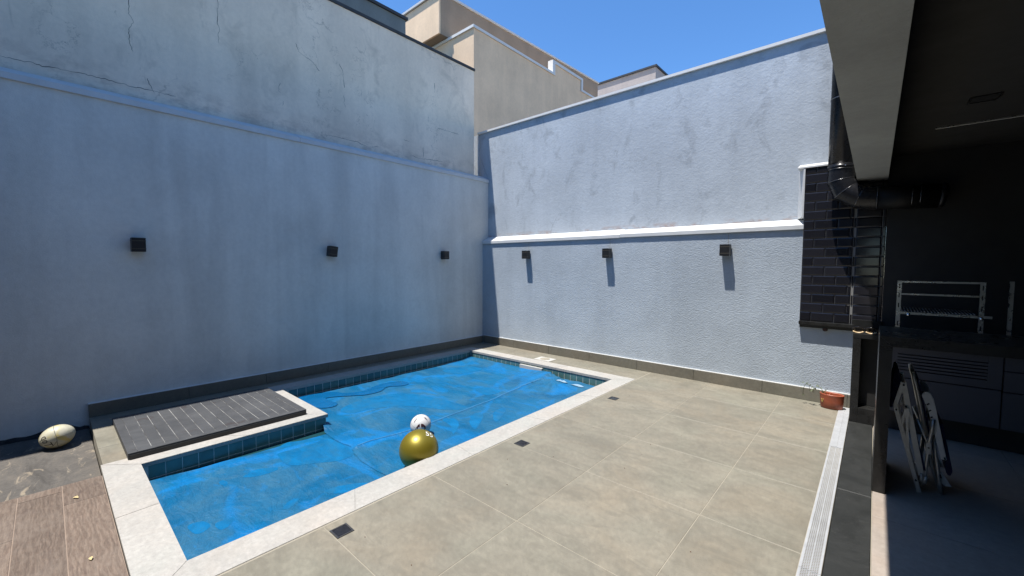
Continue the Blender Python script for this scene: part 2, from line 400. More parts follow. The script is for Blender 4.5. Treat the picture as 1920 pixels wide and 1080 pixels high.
class MB:
    """collects shapes in the local space of the object that will hold them (org = world position of that space)"""
    def __init__(s, org=(0, 0, 0)): s.bm = bmesh.new(); s.o = Vector(org)
    def box(s, x0, x1, y0, y1, z0, z1, bev=0.0):
        g = bmesh.ops.create_cube(s.bm, size=1)['verts']
        for v in g:
            v.co = Vector(((x0+x1)/2+v.co.x*(x1-x0), (y0+y1)/2+v.co.y*(y1-y0), (z0+z1)/2+v.co.z*(z1-z0)))-s.o
        if bev:
            es = list({e for v in g for e in v.link_edges})
            bmesh.ops.bevel(s.bm, geom=es, offset=bev, segments=2, affect='EDGES', profile=.5)
        return s
    def prism(s, pts, axis, a, b):
        """polygon of 2-D points extruded along an axis from a to b"""
        def P(p, t):
            if axis == 'x': return Vector((t, p[0], p[1]))
            if axis == 'y': return Vector((p[0], t, p[1]))
            return Vector((p[0], p[1], t))
        v0 = [s.bm.verts.new(P(p, a)-s.o) for p in pts]; v1 = [s.bm.verts.new(P(p, b)-s.o) for p in pts]
        n = len(pts)
        s.bm.faces.new(v0); s.bm.faces.new(v1[::-1])
        for i in range(n): s.bm.faces.new((v0[i], v1[i], v1[(i+1) % n], v0[(i+1) % n]))
        return s
    def tube(s, pts, r, seg=12, cap=True):
        pts = [Vector(p)-s.o for p in pts]; rr = r if isinstance(r, (list, tuple)) else [r]*len(pts)
        rings = []; nrm = None
        for i, p in enumerate(pts):
            a = pts[max(0, i-1)]; b = pts[min(len(pts)-1, i+1)]
            t = (b-a).normalized()
            if nrm is None: nrm = t.orthogonal().normalized()
            else: nrm = (nrm-t*nrm.dot(t)).normalized()
            bi = t.cross(nrm)
            k = 1.0
            if 0 < i < len(pts)-1:
                d1 = (pts[i]-pts[i-1]).normalized(); k = 1/max(.5, d1.dot(t))
            rings.append([s.bm.verts.new(p+(nrm*math.cos(2*math.pi*j/seg)+bi*math.sin(2*math.pi*j/seg))*rr[i]*(k if k < 1.3 else 1.3)) for j in range(seg)])
        for i in range(len(rings)-1):
            for j in range(seg):
                f = s.bm.faces.new((rings[i][j], rings[i][(j+1) % seg], rings[i+1][(j+1) % seg], rings[i+1][j])); f.smooth = True
        if cap: s.bm.faces.new(rings[0][::-1]); s.bm.faces.new(rings[-1])
        return s
    def bar(s, p, q, w, h, side=(0, 1, 0)):
        """flat bar from p to q, w across in the plane, h along 'side'"""
        p = Vector(p)-s.o; q = Vector(q)-s.o; t = (q-p).normalized(); sd = Vector(side).normalized()
        a = t.cross(sd).normalized()*w/2; b = sd*h/2
        vs = [s.bm.verts.new(c+sa*a+sb*b) for c in (p, q) for sa, sb in ((-1, -1), (1, -1), (1, 1), (-1, 1))]
        for f in ((0, 1, 2, 3), (7, 6, 5, 4), (0, 4, 5, 1), (1, 5, 6, 2), (2, 6, 7, 3), (3, 7, 4, 0)):
            s.bm.faces.new([vs[i] for i in f])
        return s
    def faces(s, verts, faces, smooth=False):
        vs = [s.bm.verts.new(Vector(v)-s.o) for v in verts]
        for f in faces:
            ff = s.bm.faces.new([vs[i] for i in f]); ff.smooth = smooth
        return s
    def done(s, name, mat, parent=None, kind=None):
        bmesh.ops.recalc_face_normals(s.bm, faces=s.bm.faces)
        me = bpy.data.meshes.new(name); s.bm.to_mesh(me); s.bm.free()
        loc = s.o.copy()
        if parent is not None: loc = loc-world_loc(parent)
        return link(name, me, mat, parent, loc, kind)

def world_loc(o):
    v = Vector((0, 0, 0))
    while o is not None: v += o.location; o = o.parent
    return v

def box(name, x0, x1, y0, y1, z0, z1, mat, parent=None, bev=0.0, kind=None):
    return MB(((x0+x1)/2, (y0+y1)/2, z0)).box(x0, x1, y0, y1, z0, z1, bev).done(name, mat, parent, kind)

_piece = {}
def piece(name, dx, dy, dz, mat, parent, loc, bev=.002, jit=0.0):
    """a small block sharing mesh data with alike pieces; loc = world centre"""
    key = (round(dx, 4), round(dy, 4), round(dz, 4), mat.name, bev)
    if key not in _piece:
        m = MB().box(-dx/2, dx/2, -dy/2, dy/2, -dz/2, dz/2, 0)
        if bev: bmesh.ops.bevel(m.bm, geom=list(m.bm.edges), offset=min(bev, dx/4, dy/4, dz/4), segments=1, affect='EDGES')
        me = bpy.data.meshes.new(name); m.bm.to_mesh(me); m.bm.free(); me.materials.append(mat); _piece[key] = me
    o = bpy.data.objects.new(name, _piece[key]); C.objects.link(o)
    o.parent = parent; o.location = Vector(loc)-(world_loc(parent) if parent else Vector())
    if jit: o.rotation_euler = (rnd.uniform(-jit, jit), rnd.uniform(-jit, jit), 0)
    return o

def sphere_mesh(r, seg=48, ring=32, sx=1, sy_=1, sz=1):
    bm = bmesh.new(); bmesh.ops.create_uvsphere(bm, u_segments=seg, v_segments=ring, radius=r)
    for v in bm.verts: v.co = Vector((v.co.x*sx, v.co.y*sy_, v.co.z*sz))
    for f in bm.faces: f.smooth = True
    me = bpy.data.meshes.new('ball'); bm.to_mesh(me); bm.free(); return me

def text_mesh(txt, size):
    cu = bpy.data.curves.new('t', 'FONT'); cu.body = txt; cu.size = size; cu.align_x = 'CENTER'; cu.align_y = 'CENTER'
    cu.resolution_u = 4; cu.fill_mode = 'FRONT'
    o = bpy.data.objects.new('t', cu); C.objects.link(o)
    dg = bpy.context.evaluated_depsgraph_get(); me = bpy.data.meshes.new_from_object(o.evaluated_get(dg))
    bpy.data.objects.remove(o)
    bm = bmesh.new(); bm.from_mesh(me); bmesh.ops.triangulate(bm, faces=bm.faces)
    bmesh.ops.subdivide_edges(bm, edges=[e for e in bm.edges if e.calc_length() > size*.15], cuts=1)
    vs = [v.co.copy() for v in bm.verts]; fs = [[v.index for v in f.verts] for f in bm.faces]
    bm.free(); return vs, fs

# ================================================================== THE SETTING
# ground sheet far below everything built
box('ground', -150, 150, -150, 150, -1.9, -1.6, M['earth'], kind='structure')

# concrete base below patio, around the pool (butt-jointed blocks)
b = MB((0, 0, -1.6))
b.box(-2.50, -.148, -6, 6.4, -1.6, -.0022)          # right of the pool
b.box(-6.06, -2.50, 5.46, 6.4, -1.6, -.0022)        # behind the pool
b.box(-6.06, -5.865, .24, 5.46, -1.6, -.0022)       # left of the pool
b.box(-5.865, -4.56, .24, 1.72, -1.6, -.017)       # under the hatch
site = b.done('patio_base', M['grout'], kind='structure')

# ---- patio of porcelain tiles, one object each
GX, GY, TX, TY, G = -.787, 2.727, .84, .8325, .0048
patio = link('patio', MB().box(-2.40, -.26, -5.9, 6.3, -.03, -.0175).bm and bpy.data.meshes.new('patio'), M['grout'], kind='structure')
regions = [(-2.477, -.247, -5.0, 5.972), (-6.06, -2.477, 5.462, 5.972), (-6.06, -5.868, .236, 5.462), (-5.868, -4.556, .236, .392)]
xs = [GX+TX*i for i in range(-7, 3)]; ys = [GY+TY*i for i in range(-10, 6)]
for rx0, rx1, ry0, ry1 in regions:
    for xa in xs:
        for ya in ys:
            x0, x1 = max(rx0, xa), min(rx1, xa+TX); y0, y1 = max(ry0, ya), min(ry1, ya+TY)
            if x1-x0 < .02 or y1-y0 < .02: continue
            piece('patio_tile', x1-x0-G, y1-y0-G, .016, M['porcelain'], patio,
                  ((x0+x1)/2, (y0+y1)/2, -.0082+rnd.uniform(-.0004, .0004)), .0015)

# ---- dark granite threshold
thr = link('threshold', bpy.data.meshes.new('threshold'), M['slate'], kind='structure')
box('threshold_bed', -.147, .044, -6, 5.99, -1.6, -.02, M['grout_dark'], thr)
ye = [-6, -4.1, -2.2, -.15, 1.85, 3.728, 5.60]
for a, c in zip(ye[:-1], ye[1:]):
    piece('granite_slab', .185, c-a-.004, .022, M['slate'], thr, (-.0515, (a+c)/2, -.0092), .0015)

# ---- veranda floor of pale tiles
vf = link('veranda_floor', bpy.data.meshes.new('veranda_floor'), M['veranda_tile'], kind='structure')
box('floor_bed', .044, 5.2, -6, 6.1, -1.6, -.018, M['grout'], vf)
for i in range(6):
    for j in range(14):
        x0, x1 = .046+.84*i, min(5.2, .046+.84*(i+1)); y0 = -6+.86*j; y1 = min(6.05, y0+.86)
        piece('floor_tile', x1-x0-.003, y1-y0-.003, .016, M['veranda_tile'], vf, ((x0+x1)/2, (y0+y1)/2, -.0072), .001)

# ---- wood-look floor, planks along x
wf = link('wood_floor', bpy.data.meshes.new('wood_floor'), M['wood'], kind='structure')
box('plank_bed', -4.353, -2.505, -5.0, .222, -1.6, -.0105, M['plank_grout'], wf)
box('yard_bed', -2.505, -2.5, -5.0, .222, -1.6, -.03, M['grout'], wf)
yk = .2205; k = 0
offs = [-3.985, -4.245, -3.70, -4.10, -3.85]
while yk > -4.9:
    x0 = -4.358; cut = [x0]
    xx = offs[k % 5]
    while xx < -2.54: cut.append(xx); xx += 1.2
    cut.append(-2.482)
    for a, c in zip(cut[:-1], cut[1:]):
        piece('floor_plank', c-a-.004, .2, .014, M['wood'], wf, ((a+c)/2, yk-.1025, -.0155+rnd.uniform(-.0006, .0006)), .001)
    yk -= .205; k += 1

# ---- low concrete strip along the wall
def strip_mesh():
    m = MB((-5.2, -2, -.1)); nx, ny = 44, 130
    vs = []
    for j in range(ny+1):
        for i in range(nx+1):
            x = -6.12+(1.758)*i/nx; y = -5+5.23*j/ny
            vs.append((x, y, -.1+.007*noise.noise((x*2.3, y*2.3, 0))+.003*noise.noise((x*9, y*9, 3))))
    fs = [(j*(nx+1)+i, j*(nx+1)+i+1, (j+1)*(nx+1)+i+1, (j+1)*(nx+1)+i) for j in range(ny) for i in range(nx)]
    m.faces(vs, fs, True)
    return m.done('concrete_strip', M['screed'], kind='structure')
strip_mesh()
box('strip_base', -6.1, -4.36, -5, .23, -1.6, -.125, M['base'], kind='structure')
# rough mortar edge at the wall foot, floor shade put into its black
m = MB((-6.08, -2, -.1)); seg = 160; prof = 5; vs = []
for j in range(seg+1):
    y = -5+5.235*j/seg
    h = .045+.05*noise.noise((y*6, 1.3, 0))+.022*noise.noise((y*19, 4.3, 0))
    d = .055+.04*noise.noise((y*5, 7.7, 0))
    for i in range(prof):
        t = i/(prof-1)*math.pi/2
        vs.append((-6.102+max(.012, d)*math.sin(t), y, -.112+max(.02, h)*math.cos(t)+.006*noise.noise((y*30, i, 2))))
m.faces(vs, [(j*prof+i, j*prof+i+1, (j+1)*prof+i+1, (j+1)*prof+i) for j in range(seg) for i in range(prof-1)])
MORT = m.done('mortar_edge', M['mortar'], kind='stuff')
MORT['label'] = 'rough mortar edge along the foot of the left wall, coloured black for the shade there'

# ================================================================== WALLS
BW = thing('boundary_wall', 'long shaded blue grey plaster wall on the left carrying three black wall lamps', 'wall', (-6.1, 0, 0))
box('plaster_face', -6.50, -6.10, -5.0, 6.153, -1.6, 3.315, M['wall_left'], BW)
m = MB((-6.1, 0, 3.31))
m.prism([(-6.125, 3.300), (-6.076, 3.307), (-6.076, 3.364), (-6.264, 3.455), (-6.264, 3.330)], 'y', -5, 2.412)
m.done('flashing', M['white_metal'], BW)
m = MB((-6.1, 0, 3.31))
m.prism([(-6.125, 3.303), (-6.078, 3.310), (-6.078, 3.367), (-6.264, 3.458), (-6.264, 3.333)], 'y', 2.418, 6.150)
m.done('flashing', M['white_metal'], BW)
ysk = .236
while ysk < 5.97:
    y1 = min(ysk+.8325, 5.965)
    piece('skirting_tile', .034, y1-ysk-.003, .140, M['skirting'], BW, (-6.079, (ysk+y1)/2, .070), .0015); ysk += .8325
box('skirting_trim', -6.099, -6.064, .236, 5.965, .1405, .1465, M['white_trim'], BW)

GW = thing('garden_wall', 'sunlit blue grey rough plaster wall at the back carrying three black lamps', 'wall', (-3, 5.99, 0))
box('plaster_face', -6.10, .07, 5.99, 6.40, -1.6, 2.048, M['wall_back'], GW)
for xa, xb, zb, zm, zt_ in ((-6.098, -3.022, 2.040, 2.089, 2.184), (-3.018, -.655, 2.046, 2.094, 2.178)):
    m = MB((-3, 5.99, 2.05))
    m.prism([(5.995, zb-.003), (5.967, zb), (5.967, zm), (6.1535, zt_), (6.1535, zb+.02)], 'x', xa, xb)
    m.done('flashing', M['white_metal'], GW)
xsk = -6.06
while xsk < -.15:
    x1 = min(xsk+.84, -.146)
    piece('skirting_tile', x1-xsk-.003, .018, .148, M['skirting'], GW, ((xsk+x1)/2, 5.981, .074), .0015); xsk += .84
box('skirting_trim', -6.06, -.146, 5.9735, 5.9895, .1485, .1555, M['white_trim'], GW)

for xl_, zl_ in ((-4.868, 1.876), (-3.196, 1.876), (-1.470, 1.888)):
    box('filled_chase', xl_-.002, xl_+.002, 5.9885, 5.9915, zl_, 2.035, M['grout'], GW)
UL = thing('neighbour_wall', 'tall cracked grey green upper wall above the white flashing on the left', 'wall', (-6.265, 0, 3.42))
box('render_face', -6.50, -6.265, -5.0, 5.905, 3.3155, 5.533, M['upper_left'], UL)
box('coping', -6.53, -6.243, -5.0, 5.920, 5.5335, 5.58, M['dark_trim'], UL, .004)
CR = [[(-.206, 3.513), (-.127, 3.518), (-.062, 3.517), (-.013, 3.526), (.054, 3.515), (.195, 3.529), (.381, 3.535), (.499, 3.536), (.706, 3.526), (.861, 3.535), (1.072, 3.535)],
      [(.708, 4.551), (.695, 4.296), (.723, 4.253), (.726, 4.215), (.689, 4.126), (.692, 3.988), (.719, 3.898)],
      [(1.515, 4.944), (1.504, 4.582), (1.498, 4.547), (1.522, 4.457), (1.504, 4.405), (1.512, 4.3)],
      [(3.025, 4.603), (3.081, 4.521), (3.087, 4.39), (3.102, 4.276)], [(3.091, 4.17), (3.089, 4.059), (3.113, 3.987)],
      [(2.194, 4.058), (2.171, 3.945), (2.204, 3.92)], [(2.235, 3.823), (2.22, 3.762)],
      [(2.756, 3.504), (2.955, 3.519), (3.163, 3.512), (3.294, 3.517), (3.473, 3.473), (3.662, 3.522)],
      [(4.278, 3.518), (4.445, 3.486), (4.56, 3.499), (4.985, 3.533)], [(4.661, 4.304), (4.66, 4.162)], [(4.809, 4.914), (4.808, 4.724)],
      [(4.539, 3.711), (4.549, 3.525)], [(4.14, 3.742), (4.258, 3.732)], [(4.864, 4.119), (5.381, 4.126)],
      [(.82, 3.661), (.883, 3.512)], [(2.413, 4.67), (2.446, 4.561), (2.626, 4.496), (2.736, 4.394)]]
CR = [[(y*1.0204, 1.6+(z-1.6)*1.0204) for y, z in l] for l in CR]
m = MB((-6.265, 0, 3.42)); rc = random.Random(3)
for ln in CR:
    pts = []
    for (a, c) in zip(ln[:-1], ln[1:]):
        n_ = max(2, int(math.hypot(c[0]-a[0], c[1]-a[1])/.02))
        for i in range(n_):
            t = i/n_; pts.append((a[0]+(c[0]-a[0])*t+rc.uniform(-.006, .006), a[1]+(c[1]-a[1])*t+rc.uniform(-.006, .006)))
    pts.append(ln[-1])
    prev = None
    for i, p in enumerate(pts):
        q = pts[min(i+1, len(pts)-1)]; r0 = pts[max(i-1, 0)]
        d = Vector((q[0]-r0[0], q[1]-r0[1])); d = d.normalized() if d.length else Vector((0, 1))
        nn = Vector((-d.y, d.x)); wd = .0013+.0036*max(0, noise.noise((p[0]*7, p[1]*7, 5))+.25)
        if i in (0, len(pts)-1): wd = .0005
        cur = [m.bm.verts.new(Vector((-6.2638, p[0]+sg*nn.x*wd, p[1]+sg*nn.y*wd))-m.o) for sg in (-1, 1)]
        if prev: m.bm.faces.new((prev[0], prev[1], cur[1], cur[0]))
        prev = cur
m.done('crack', M['crack'], UL, kind='stuff')

UB = thing('rear_upper_wall', 'smooth sunlit blue grey upper wall at the back topped by a white coping', 'wall', (-3, 6.155, 2.1))
box('render_face', -6.6, 6.0, 6.155, 6.40, 2.061, 4.345, M['upper_back'], UB)
m = MB((-3, 6.03, 4.275)); m.prism([(6.120, 4.346), (6.120, 4.384), (6.16, 4.400), (6.45, 4.400), (6.45, 4.3458), (6.154, 4.3458)], 'x', -6.395, 5.0)
m.done('coping', M['white_trim'], UB)
m = MB((-6.39, 6.14, 3.4)); m.box(-6.402, -6.380, 6.132, 6.154, 3.47, 4.331, .003); m.done('corner_flashing', M['white_metal'], UB)
# flashing frame round the black tiles
m = MB((-.67, 5.98, 2.1)); m.prism([(-.742, 6.1535), (-.6755, 5.955), (-.6595, 5.955), (-.6595, 6.1535)], 'z', 2.182, 2.756)
m.done('side_flashing', M['white_metal'], UB)
m = MB((-.4, 5.98, 2.76)); m.prism([(6.1535, 2.7565), (5.952, 2.7565), (5.952, 2.772), (6.1535, 2.835)], 'x', -.735, .07)
m.done('top_flashing', M['white_metal'], UB)

# ================================================================== NEIGHBOURING BUILDINGS
def blk(name, x0, x1, y0, y1, z0, z1, mat, par, bev=0): return box(name, x0, x1, y0, y1, z0, z1, mat, par, bev)
GH = thing('green_grey_house', 'grey green rendered house with black coping rising behind the cracked wall', 'house', (-9, 0, -1.6))
blk('render_face', -12.0, -8.0, -6, 5.47, -1.6, 7.0, M['greenish'], GH)
blk('coping', -12.05, -7.96, -6.02, 5.51, 7.0, 7.06, M['dark_trim'], GH)
BL = thing('beige_house', 'beige rendered house with stepped white coping and overhanging upper storey', 'house', (-10, 8, -1.6))
XW = -7.43
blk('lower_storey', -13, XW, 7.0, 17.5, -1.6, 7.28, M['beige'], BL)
# white coping of the lower storey with the little stepped parapet
blk('parapet_step', XW-.14, XW, 10.31, 11.75, 7.281, 7.62, M['beige'], BL)
cp = MB((XW, 9, 7.28))
cp.box(-13, XW+.03, 6.96, 7.20, 7.281, 7.345); cp.box(XW-.15, XW+.03, 7.2005, 10.18, 7.281, 7.345)
cp.done('coping', M['white_trim'], BL)
cp = MB((XW, 10.4, 7.28)); cp.box(XW-.15, XW+.03, 10.1805, 10.308, 7.281, 7.70); cp.box(XW-.15, XW+.03, 10.3085, 11.77, 7.6205, 7.70)
cp.box(XW-.15, XW+.03, 11.7705, 11.86, 7.28, 7.70); cp.box(XW-.15, XW+.03, 11.8605, 17.5, 7.281, 7.345)
cp.done('stepped_coping', M['white_trim'], BL)
XU = -8.35; YU = 6.735
m = MB((XU, YU, 7.2)); 
m.prism([(YU, 7.36), (14.45, 7.36), (14.45, 8.655), (YU, 8.33)], 'x', -12.6, XU)
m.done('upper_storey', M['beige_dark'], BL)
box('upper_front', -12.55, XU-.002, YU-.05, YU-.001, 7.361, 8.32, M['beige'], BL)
m = MB((XU, YU, 8.3)); m.prism([(YU-.10, 8.331), (14.5, 8.66), (14.5, 8.71), (YU-.10, 8.385)], 'x', -12.65, XU+.03)
m.done('upper_coping', M['white_metal'], BL)
WB = thing('pale_house', 'far pale pinkish house block with dark roof edge peeping over the back wall', 'house', (-10, 20, -1.6))
blk('render_face', -16, -8.38, 20, 27, -1.6, 11.28, M['pinkish'], WB)
blk('roof_edge', -16.1, -8.32, 19.93, 27.1, 11.28, 11.37, M['dark_trim'], WB)

# ================================================================== POOL
PL = thing('swimming_pool', 'L shaped swimming pool with pale stone coping and teal tile band', 'swimming pool', (-4, 2.8, 0))
xi0, xi1, xm, yi0, ym, yi1 = -5.652, -2.713, -4.353, .432, 1.932, 5.240
xo0, xo1, xmo, yo0, ymo, yo1 = -5.866, -2.479, -4.556, .227, 1.730, 5.460
ZC0, ZC1 = -.034, .002
def cope(poly):
    m = MB((sum(p[0] for p in poly)/4, sum(p[1] for p in poly)/4, 0)); m.prism(poly, 'z', ZC0, ZC1)
    bmesh.ops.bevel(m.bm, geom=list(m.bm.edges), offset=.002, segments=2, affect='EDGES')
    m.done('coping_stone', M['coping'], PL)
g = .0012; ov = .012   # joint, overhang into the pool
def run(o_a, o_b, i_a, i_b, n):
    """coping run between outer points and inner points, cut in n stones"""
    for k in range(n):
        t0, t1 = k/n, (k+1)/n
        L = lambda a, c, t: (a[0]+(c[0]-a[0])*t, a[1]+(c[1]-a[1])*t)
        q = [L(o_a, o_b, t0), L(o_a, o_b, t1), L(i_a, i_b, t1), L(i_a, i_b, t0)]
        cx, cy_ = sum(p[0] for p in q)/4, sum(p[1] for p in q)/4
        q = [(p[0]+(cx-p[0])*.0009, p[1]+(cy_-p[1])*.0009) for p in q]
        cope(q)
run((xo1, yo0), (xo1, yo1), (xi1-ov, yi0+ov), (xi1-ov, yi1-ov), 5)         # right side
run((xmo, yo0), (xo1, yo0), (xm+ov, yi0+ov), (xi1-ov, yi0+ov), 2)          # near side
run((xo1, yo1), (xo0, yo1), (xi1-ov, yi1-ov), (xi0+ov, yi1-ov), 3)         # far side
run((xo0, yo1), (xo0, ymo), (xi0+ov, yi1-ov), (xi0+ov, ym+ov), 4)          # left side
run((xo0, ymo), (xmo, ymo), (xi0+ov, ym+ov), (xm+ov, ym+ov), 1)            # behind the hatch
run((xmo, ymo), (xmo, yo0), (xm+ov, ym+ov), (xm+ov, yi0+ov), 2)            # beside the hatch
# shell
sh = MB((-4, 2.8, -1.5)); T = .12; zt = ZC0-.001
sh.box(xi0-T, xi0+.003, ym-T, yi1+T, -1.5, zt); sh.box(xi0+.0032, xi1+.0075, yi1-.003, yi1+T, -1.5, zt)
sh.box(xi1+.008, xi1+T, yi0-T, yi1+T, -1.5, zt); sh.box(xm-T, xi1+.0075, yi0-T, yi0-.008, -1.5, zt)
sh.box(xm-T, xm+.003, yi0-.0075, ym-.0079, -1.5, zt); sh.box(xi0+.0032, xm-T-.0005, ym-T+.0005, ym-.008, -1.5, zt)
sh.done('pool_shell', M['pool_grout'], PL)
box('pool_floor', xi0-T, xi1+T, yi0-T, yi1+T, -1.56, -1.501, M['basin'], PL)
P = .1108; TS = .1045
def tiles(n, x0, y0, dx, dy, ax):
    for r in range(2):
        for k in range(n):
            x = x0+dx*(k+.5)*P; y = y0+dy*(k+.5)*P; z = -.036-TS/2-r*P
            if ax == 'x': piece('pool_tile', .014, TS, TS, M['pool_tile'], PL, (x, y, z), .0015, .004)
            else: piece('pool_tile', TS, .014, TS, M['pool_tile'], PL, (x, y, z), .0015, .004)
tiles(29, xi0-.002, yi1-.006, 0, -1, 'x')
tiles(26, xi0+.010, yi1+.002, 1, 0, 'y')
tiles(13, xm-.002, ym-.008, 0, -1, 'x')
# tile band on the faces turned away from the photo
m = MB((xi1, 2.8, -.1))
for y0, y1 in ((yi0, yi1),):
    n_ = int((y1-y0)/P)
    for r in range(2):
        for k in range(n_): m.box(xi1-.005, xi1+.0075, y0+k*P+.002, y0+k*P+.002+TS, -.036-TS-r*P, -.036-r*P)
m.done('turned_tile_band', M['pool_tile'], PL, kind='stuff')
# skimmer mouth plate on the far wall
sk = MB((-4.18, 5.22, -.07)); sk.box(-4.412, -3.945, 5.210, 5.2345, -.070, -.052, .003); sk.box(-4.412, -3.945, 5.196, 5.2085, -.112, -.052, .003)
sk.box(-4.412, -4.38, 5.209, 5.2345, -.112, -.0705); sk.box(-3.975, -3.945, 5.209, 5.2345, -.112, -.0705)
sk.done('skimmer_plate', M['white_plastic'], PL)
# water
m = MB((-4, 2.8, -.17)); ZW = -.168
m.faces([(xm-.007, yi0-.007, ZW), (xi1+.004, yi0-.007, ZW), (xi1+.004, ym-.007, ZW), (xm-.007, ym-.007, ZW)], [(0, 1, 2, 3)])
m.faces([(xi0+.006, ym-.006, ZW), (xi1+.004, ym-.006, ZW), (xi1+.004, yi1-.006, ZW), (xi0+.006, yi1-.006, ZW)], [(0, 1, 2, 3)])
m.done('pool_water', M['water'], kind='structure')

# ---- floating bubble covers
def fbm(x, y, s, o, z=0.0):
    return noise.fractal((x*s, y*s, z), 1.0, 2.0, o)
def ridge(x, y, s, z=0.0):
    return 1-abs(noise.noise((x*s, y*s, z)))*2
def lerp_tab(tab, v):
    if v <= tab[0][0]: return tab[0][1]
    for (a, fa), (c, fc) in zip(tab[:-1], tab[1:]):
        if v <= c:
            t = (v-a)/(c-a); t = t*t*(3-2*t); return fa+(fc-fa)*t
    return tab[-1][1]
EDGE = [(-5.6, 1.985), (-4.56, 1.985), (-4.44, 1.95), (-4.34, 1.885), (-4.2, 1.85), (-4.0, 1.842), (-3.85, 1.85), (-3.73, 1.875), (-3.62, 1.85), (-3.54, 1.82), (-3.34, 1.79), (-3.16, 1.792), (-2.7, 1.82)]
LEFT = [(1.9, -5.52), (2.2, -5.545), (2.45, -5.57), (3.0, -5.56), (3.4, -5.575), (4.2, -5.56), (5.0, -5.62), (5.3, -5.635)]
FAR = [(-5.64, 5.205), (-5.2, 5.225), (-4.9, 5.222), (-4.3, 5.224), (-3.95, 5.215), (-3.72, 5.19), (-3.60, 5.13), (-3.50, 5.165), (-3.3, 5.205), (-2.98, 5.175), (-2.7, 5.13)]
SEAM = [(1.8, -3.635), (2.1, -3.65), (2.5, -3.585), (3.15, -3.62), (3.7, -3.64), (4.2, -3.69), (4.6, -3.755), (5.02, -3.77)]
def seam_x(y): return lerp_tab(SEAM, y)
def cover_z(x, y):
    z = -.146
    z += .0075*fbm(x, y*.8, 1.6, 3, 1.0)
    z += .0040*max(0, ridge(x+.25*fbm(x, y, 2, 2), y*.6, 2.3, 3.0)-.45)*1.8
    z += .0020*fbm(x*1.0, y*1.7, 7.5, 3, 6.0)
    # creases fanning from the far right
    d = math.hypot(x+3.6, y-5.05); a = math.atan2(y-5.05, x+3.6)
    if x > -3.75: z += .007*math.exp(-(d/1.1)**2)*math.sin(a*21+3*fbm(x, y, 2, 2))*min(1, d/.2)
    # welded seam lifts a little
    s = x-seam_x(y)
    z += (.010+.006*noise.noise((0, y*3, 0)))*math.exp(-(s/.028)**2)
    z -= .005*math.exp(-((s-.05)/.03)**2)
    return z
def far_cover():
    m = MB((-4, 3.5, -.15)); nu, nv = 210, 230; vs = []
    for j in range(nv+1):
        v = j/nv
        for i in range(nu+1):
            u = i/nu
            y_guess = 1.95+(5.2-1.95)*v
            xl = lerp_tab(LEFT, y_guess); x = xl+(-2.722-xl)*u
            y0 = lerp_tab(EDGE, x); y1 = lerp_tab(FAR, x); y = y0+(y1-y0)*v
            z = cover_z(x, y)
            # edge over the near sheet curls up, most at the corner of the coping
            e = y-y0; z += .006
            if x > -4.31:
                k_ = math.exp(-(e/.022)**2); zn = -.147+.005*fbm(x, y, 1.9, 3, 11)+.0017*fbm(x*1.6, y, 8, 3, 12)
                z = z*(1-k_)+(zn+.0036)*k_+.004*math.exp(-((e-.03)/.016)**2)
            if x < -4.0: z += .040*math.exp(-((x+4.36)/.09)**2)*math.exp(-(e/.10)**2)
            # bulge against the skimmer wall
            f = y1-y; z += (.028+.03*math.exp(-((x+3.85)/.28)**2))*math.exp(-(f/.17)**2)*(1 if x < -3.55 else .25)
            z += .006*math.exp(-((x-xl)/.05)**2)*noise.noise((y*5, 0, 9))
            vs.append((x, y, z))
    fs = [(j*(nu+1)+i, j*(nu+1)+i+1, (j+1)*(nu+1)+i+1, (j+1)*(nu+1)+i) for j in range(nv) for i in range(nu)]
    m.faces(vs, fs, True)
    o = m.done('pool_cover', M['cover']); return o
PC = tag(far_cover(), 'large wrinkled blue bubble cover floating on the far part of the pool', 'pool cover', 'blue pool covers')
def near_cover():
    m = MB((-3.5, 1.2, -.15)); nu, nv = 120, 120; vs = []
    for j in range(nv+1):
        for i in range(nu+1):
            u, v = i/nu, j/nv
            y = .452+(2.02-.452)*v
            xl = lerp_tab([(.45, -4.325), (.9, -4.275), (1.3, -4.235), (1.8, -4.19), (2.1, -4.18)], y)+.010*noise.noise((0, y*3.4, 2)); x = xl+(-2.722-xl)*u
            z = -.147+.005*fbm(x, y, 1.9, 3, 11)+.0017*fbm(x*1.6, y, 8, 3, 12)
            z += .008*math.exp(-((x+4.2-.1*(y-.5))/.03)**2)*(.4+.6*noise.noise((y*3, 3, 0)))
            z -= .003*v**6
            vs.append((x, y, z))
    m.faces(vs, [(j*(nu+1)+i, j*(nu+1)+i+1, (j+1)*(nu+1)+i+1, (j+1)*(nu+1)+i) for j in range(nv) for i in range(nu)], True)
    return m.done('pool_cover', M['cover'])
NC = tag(near_cover(), 'smaller blue bubble cover floating on the near part of the pool beside the grey hatch', 'pool cover', 'blue pool covers')
def ribbon(name, pts, width, mat, parent, lift):
    m = MB((-3.7, 3, -.14)); prev = None
    for i, (x, y) in enumerate(pts):
        q = Vector(pts[min(i+1, len(pts)-1)]); r0 = Vector(pts[max(i-1, 0)]); d = (q-r0).normalized(); nn = Vector((-d.y, d.x))
        cur = []
        for sgn in (-1, -.3, .3, 1):
            px_, py_ = x+nn.x*width*sgn, y+nn.y*width*sgn
            cur.append(m.bm.verts.new(Vector((px_, py_, cover_z(px_, py_)+.008+lift*(1-abs(sgn)*.7)))-m.o))
        if prev:
            for k_ in range(3): m.bm.faces.new((prev[k_], prev[k_+1], cur[k_+1], cur[k_]))
        prev = cur
    for f in m.bm.faces: f.smooth = True
    return m.done(name, mat, parent)
ribbon('welded_seam', [(seam_x(1.9+.03*i)+.004*noise.noise((i*.3, 0, 0)), 1.9+.03*i) for i in range(104)], .009, M['cover_seam'], PC, .003)
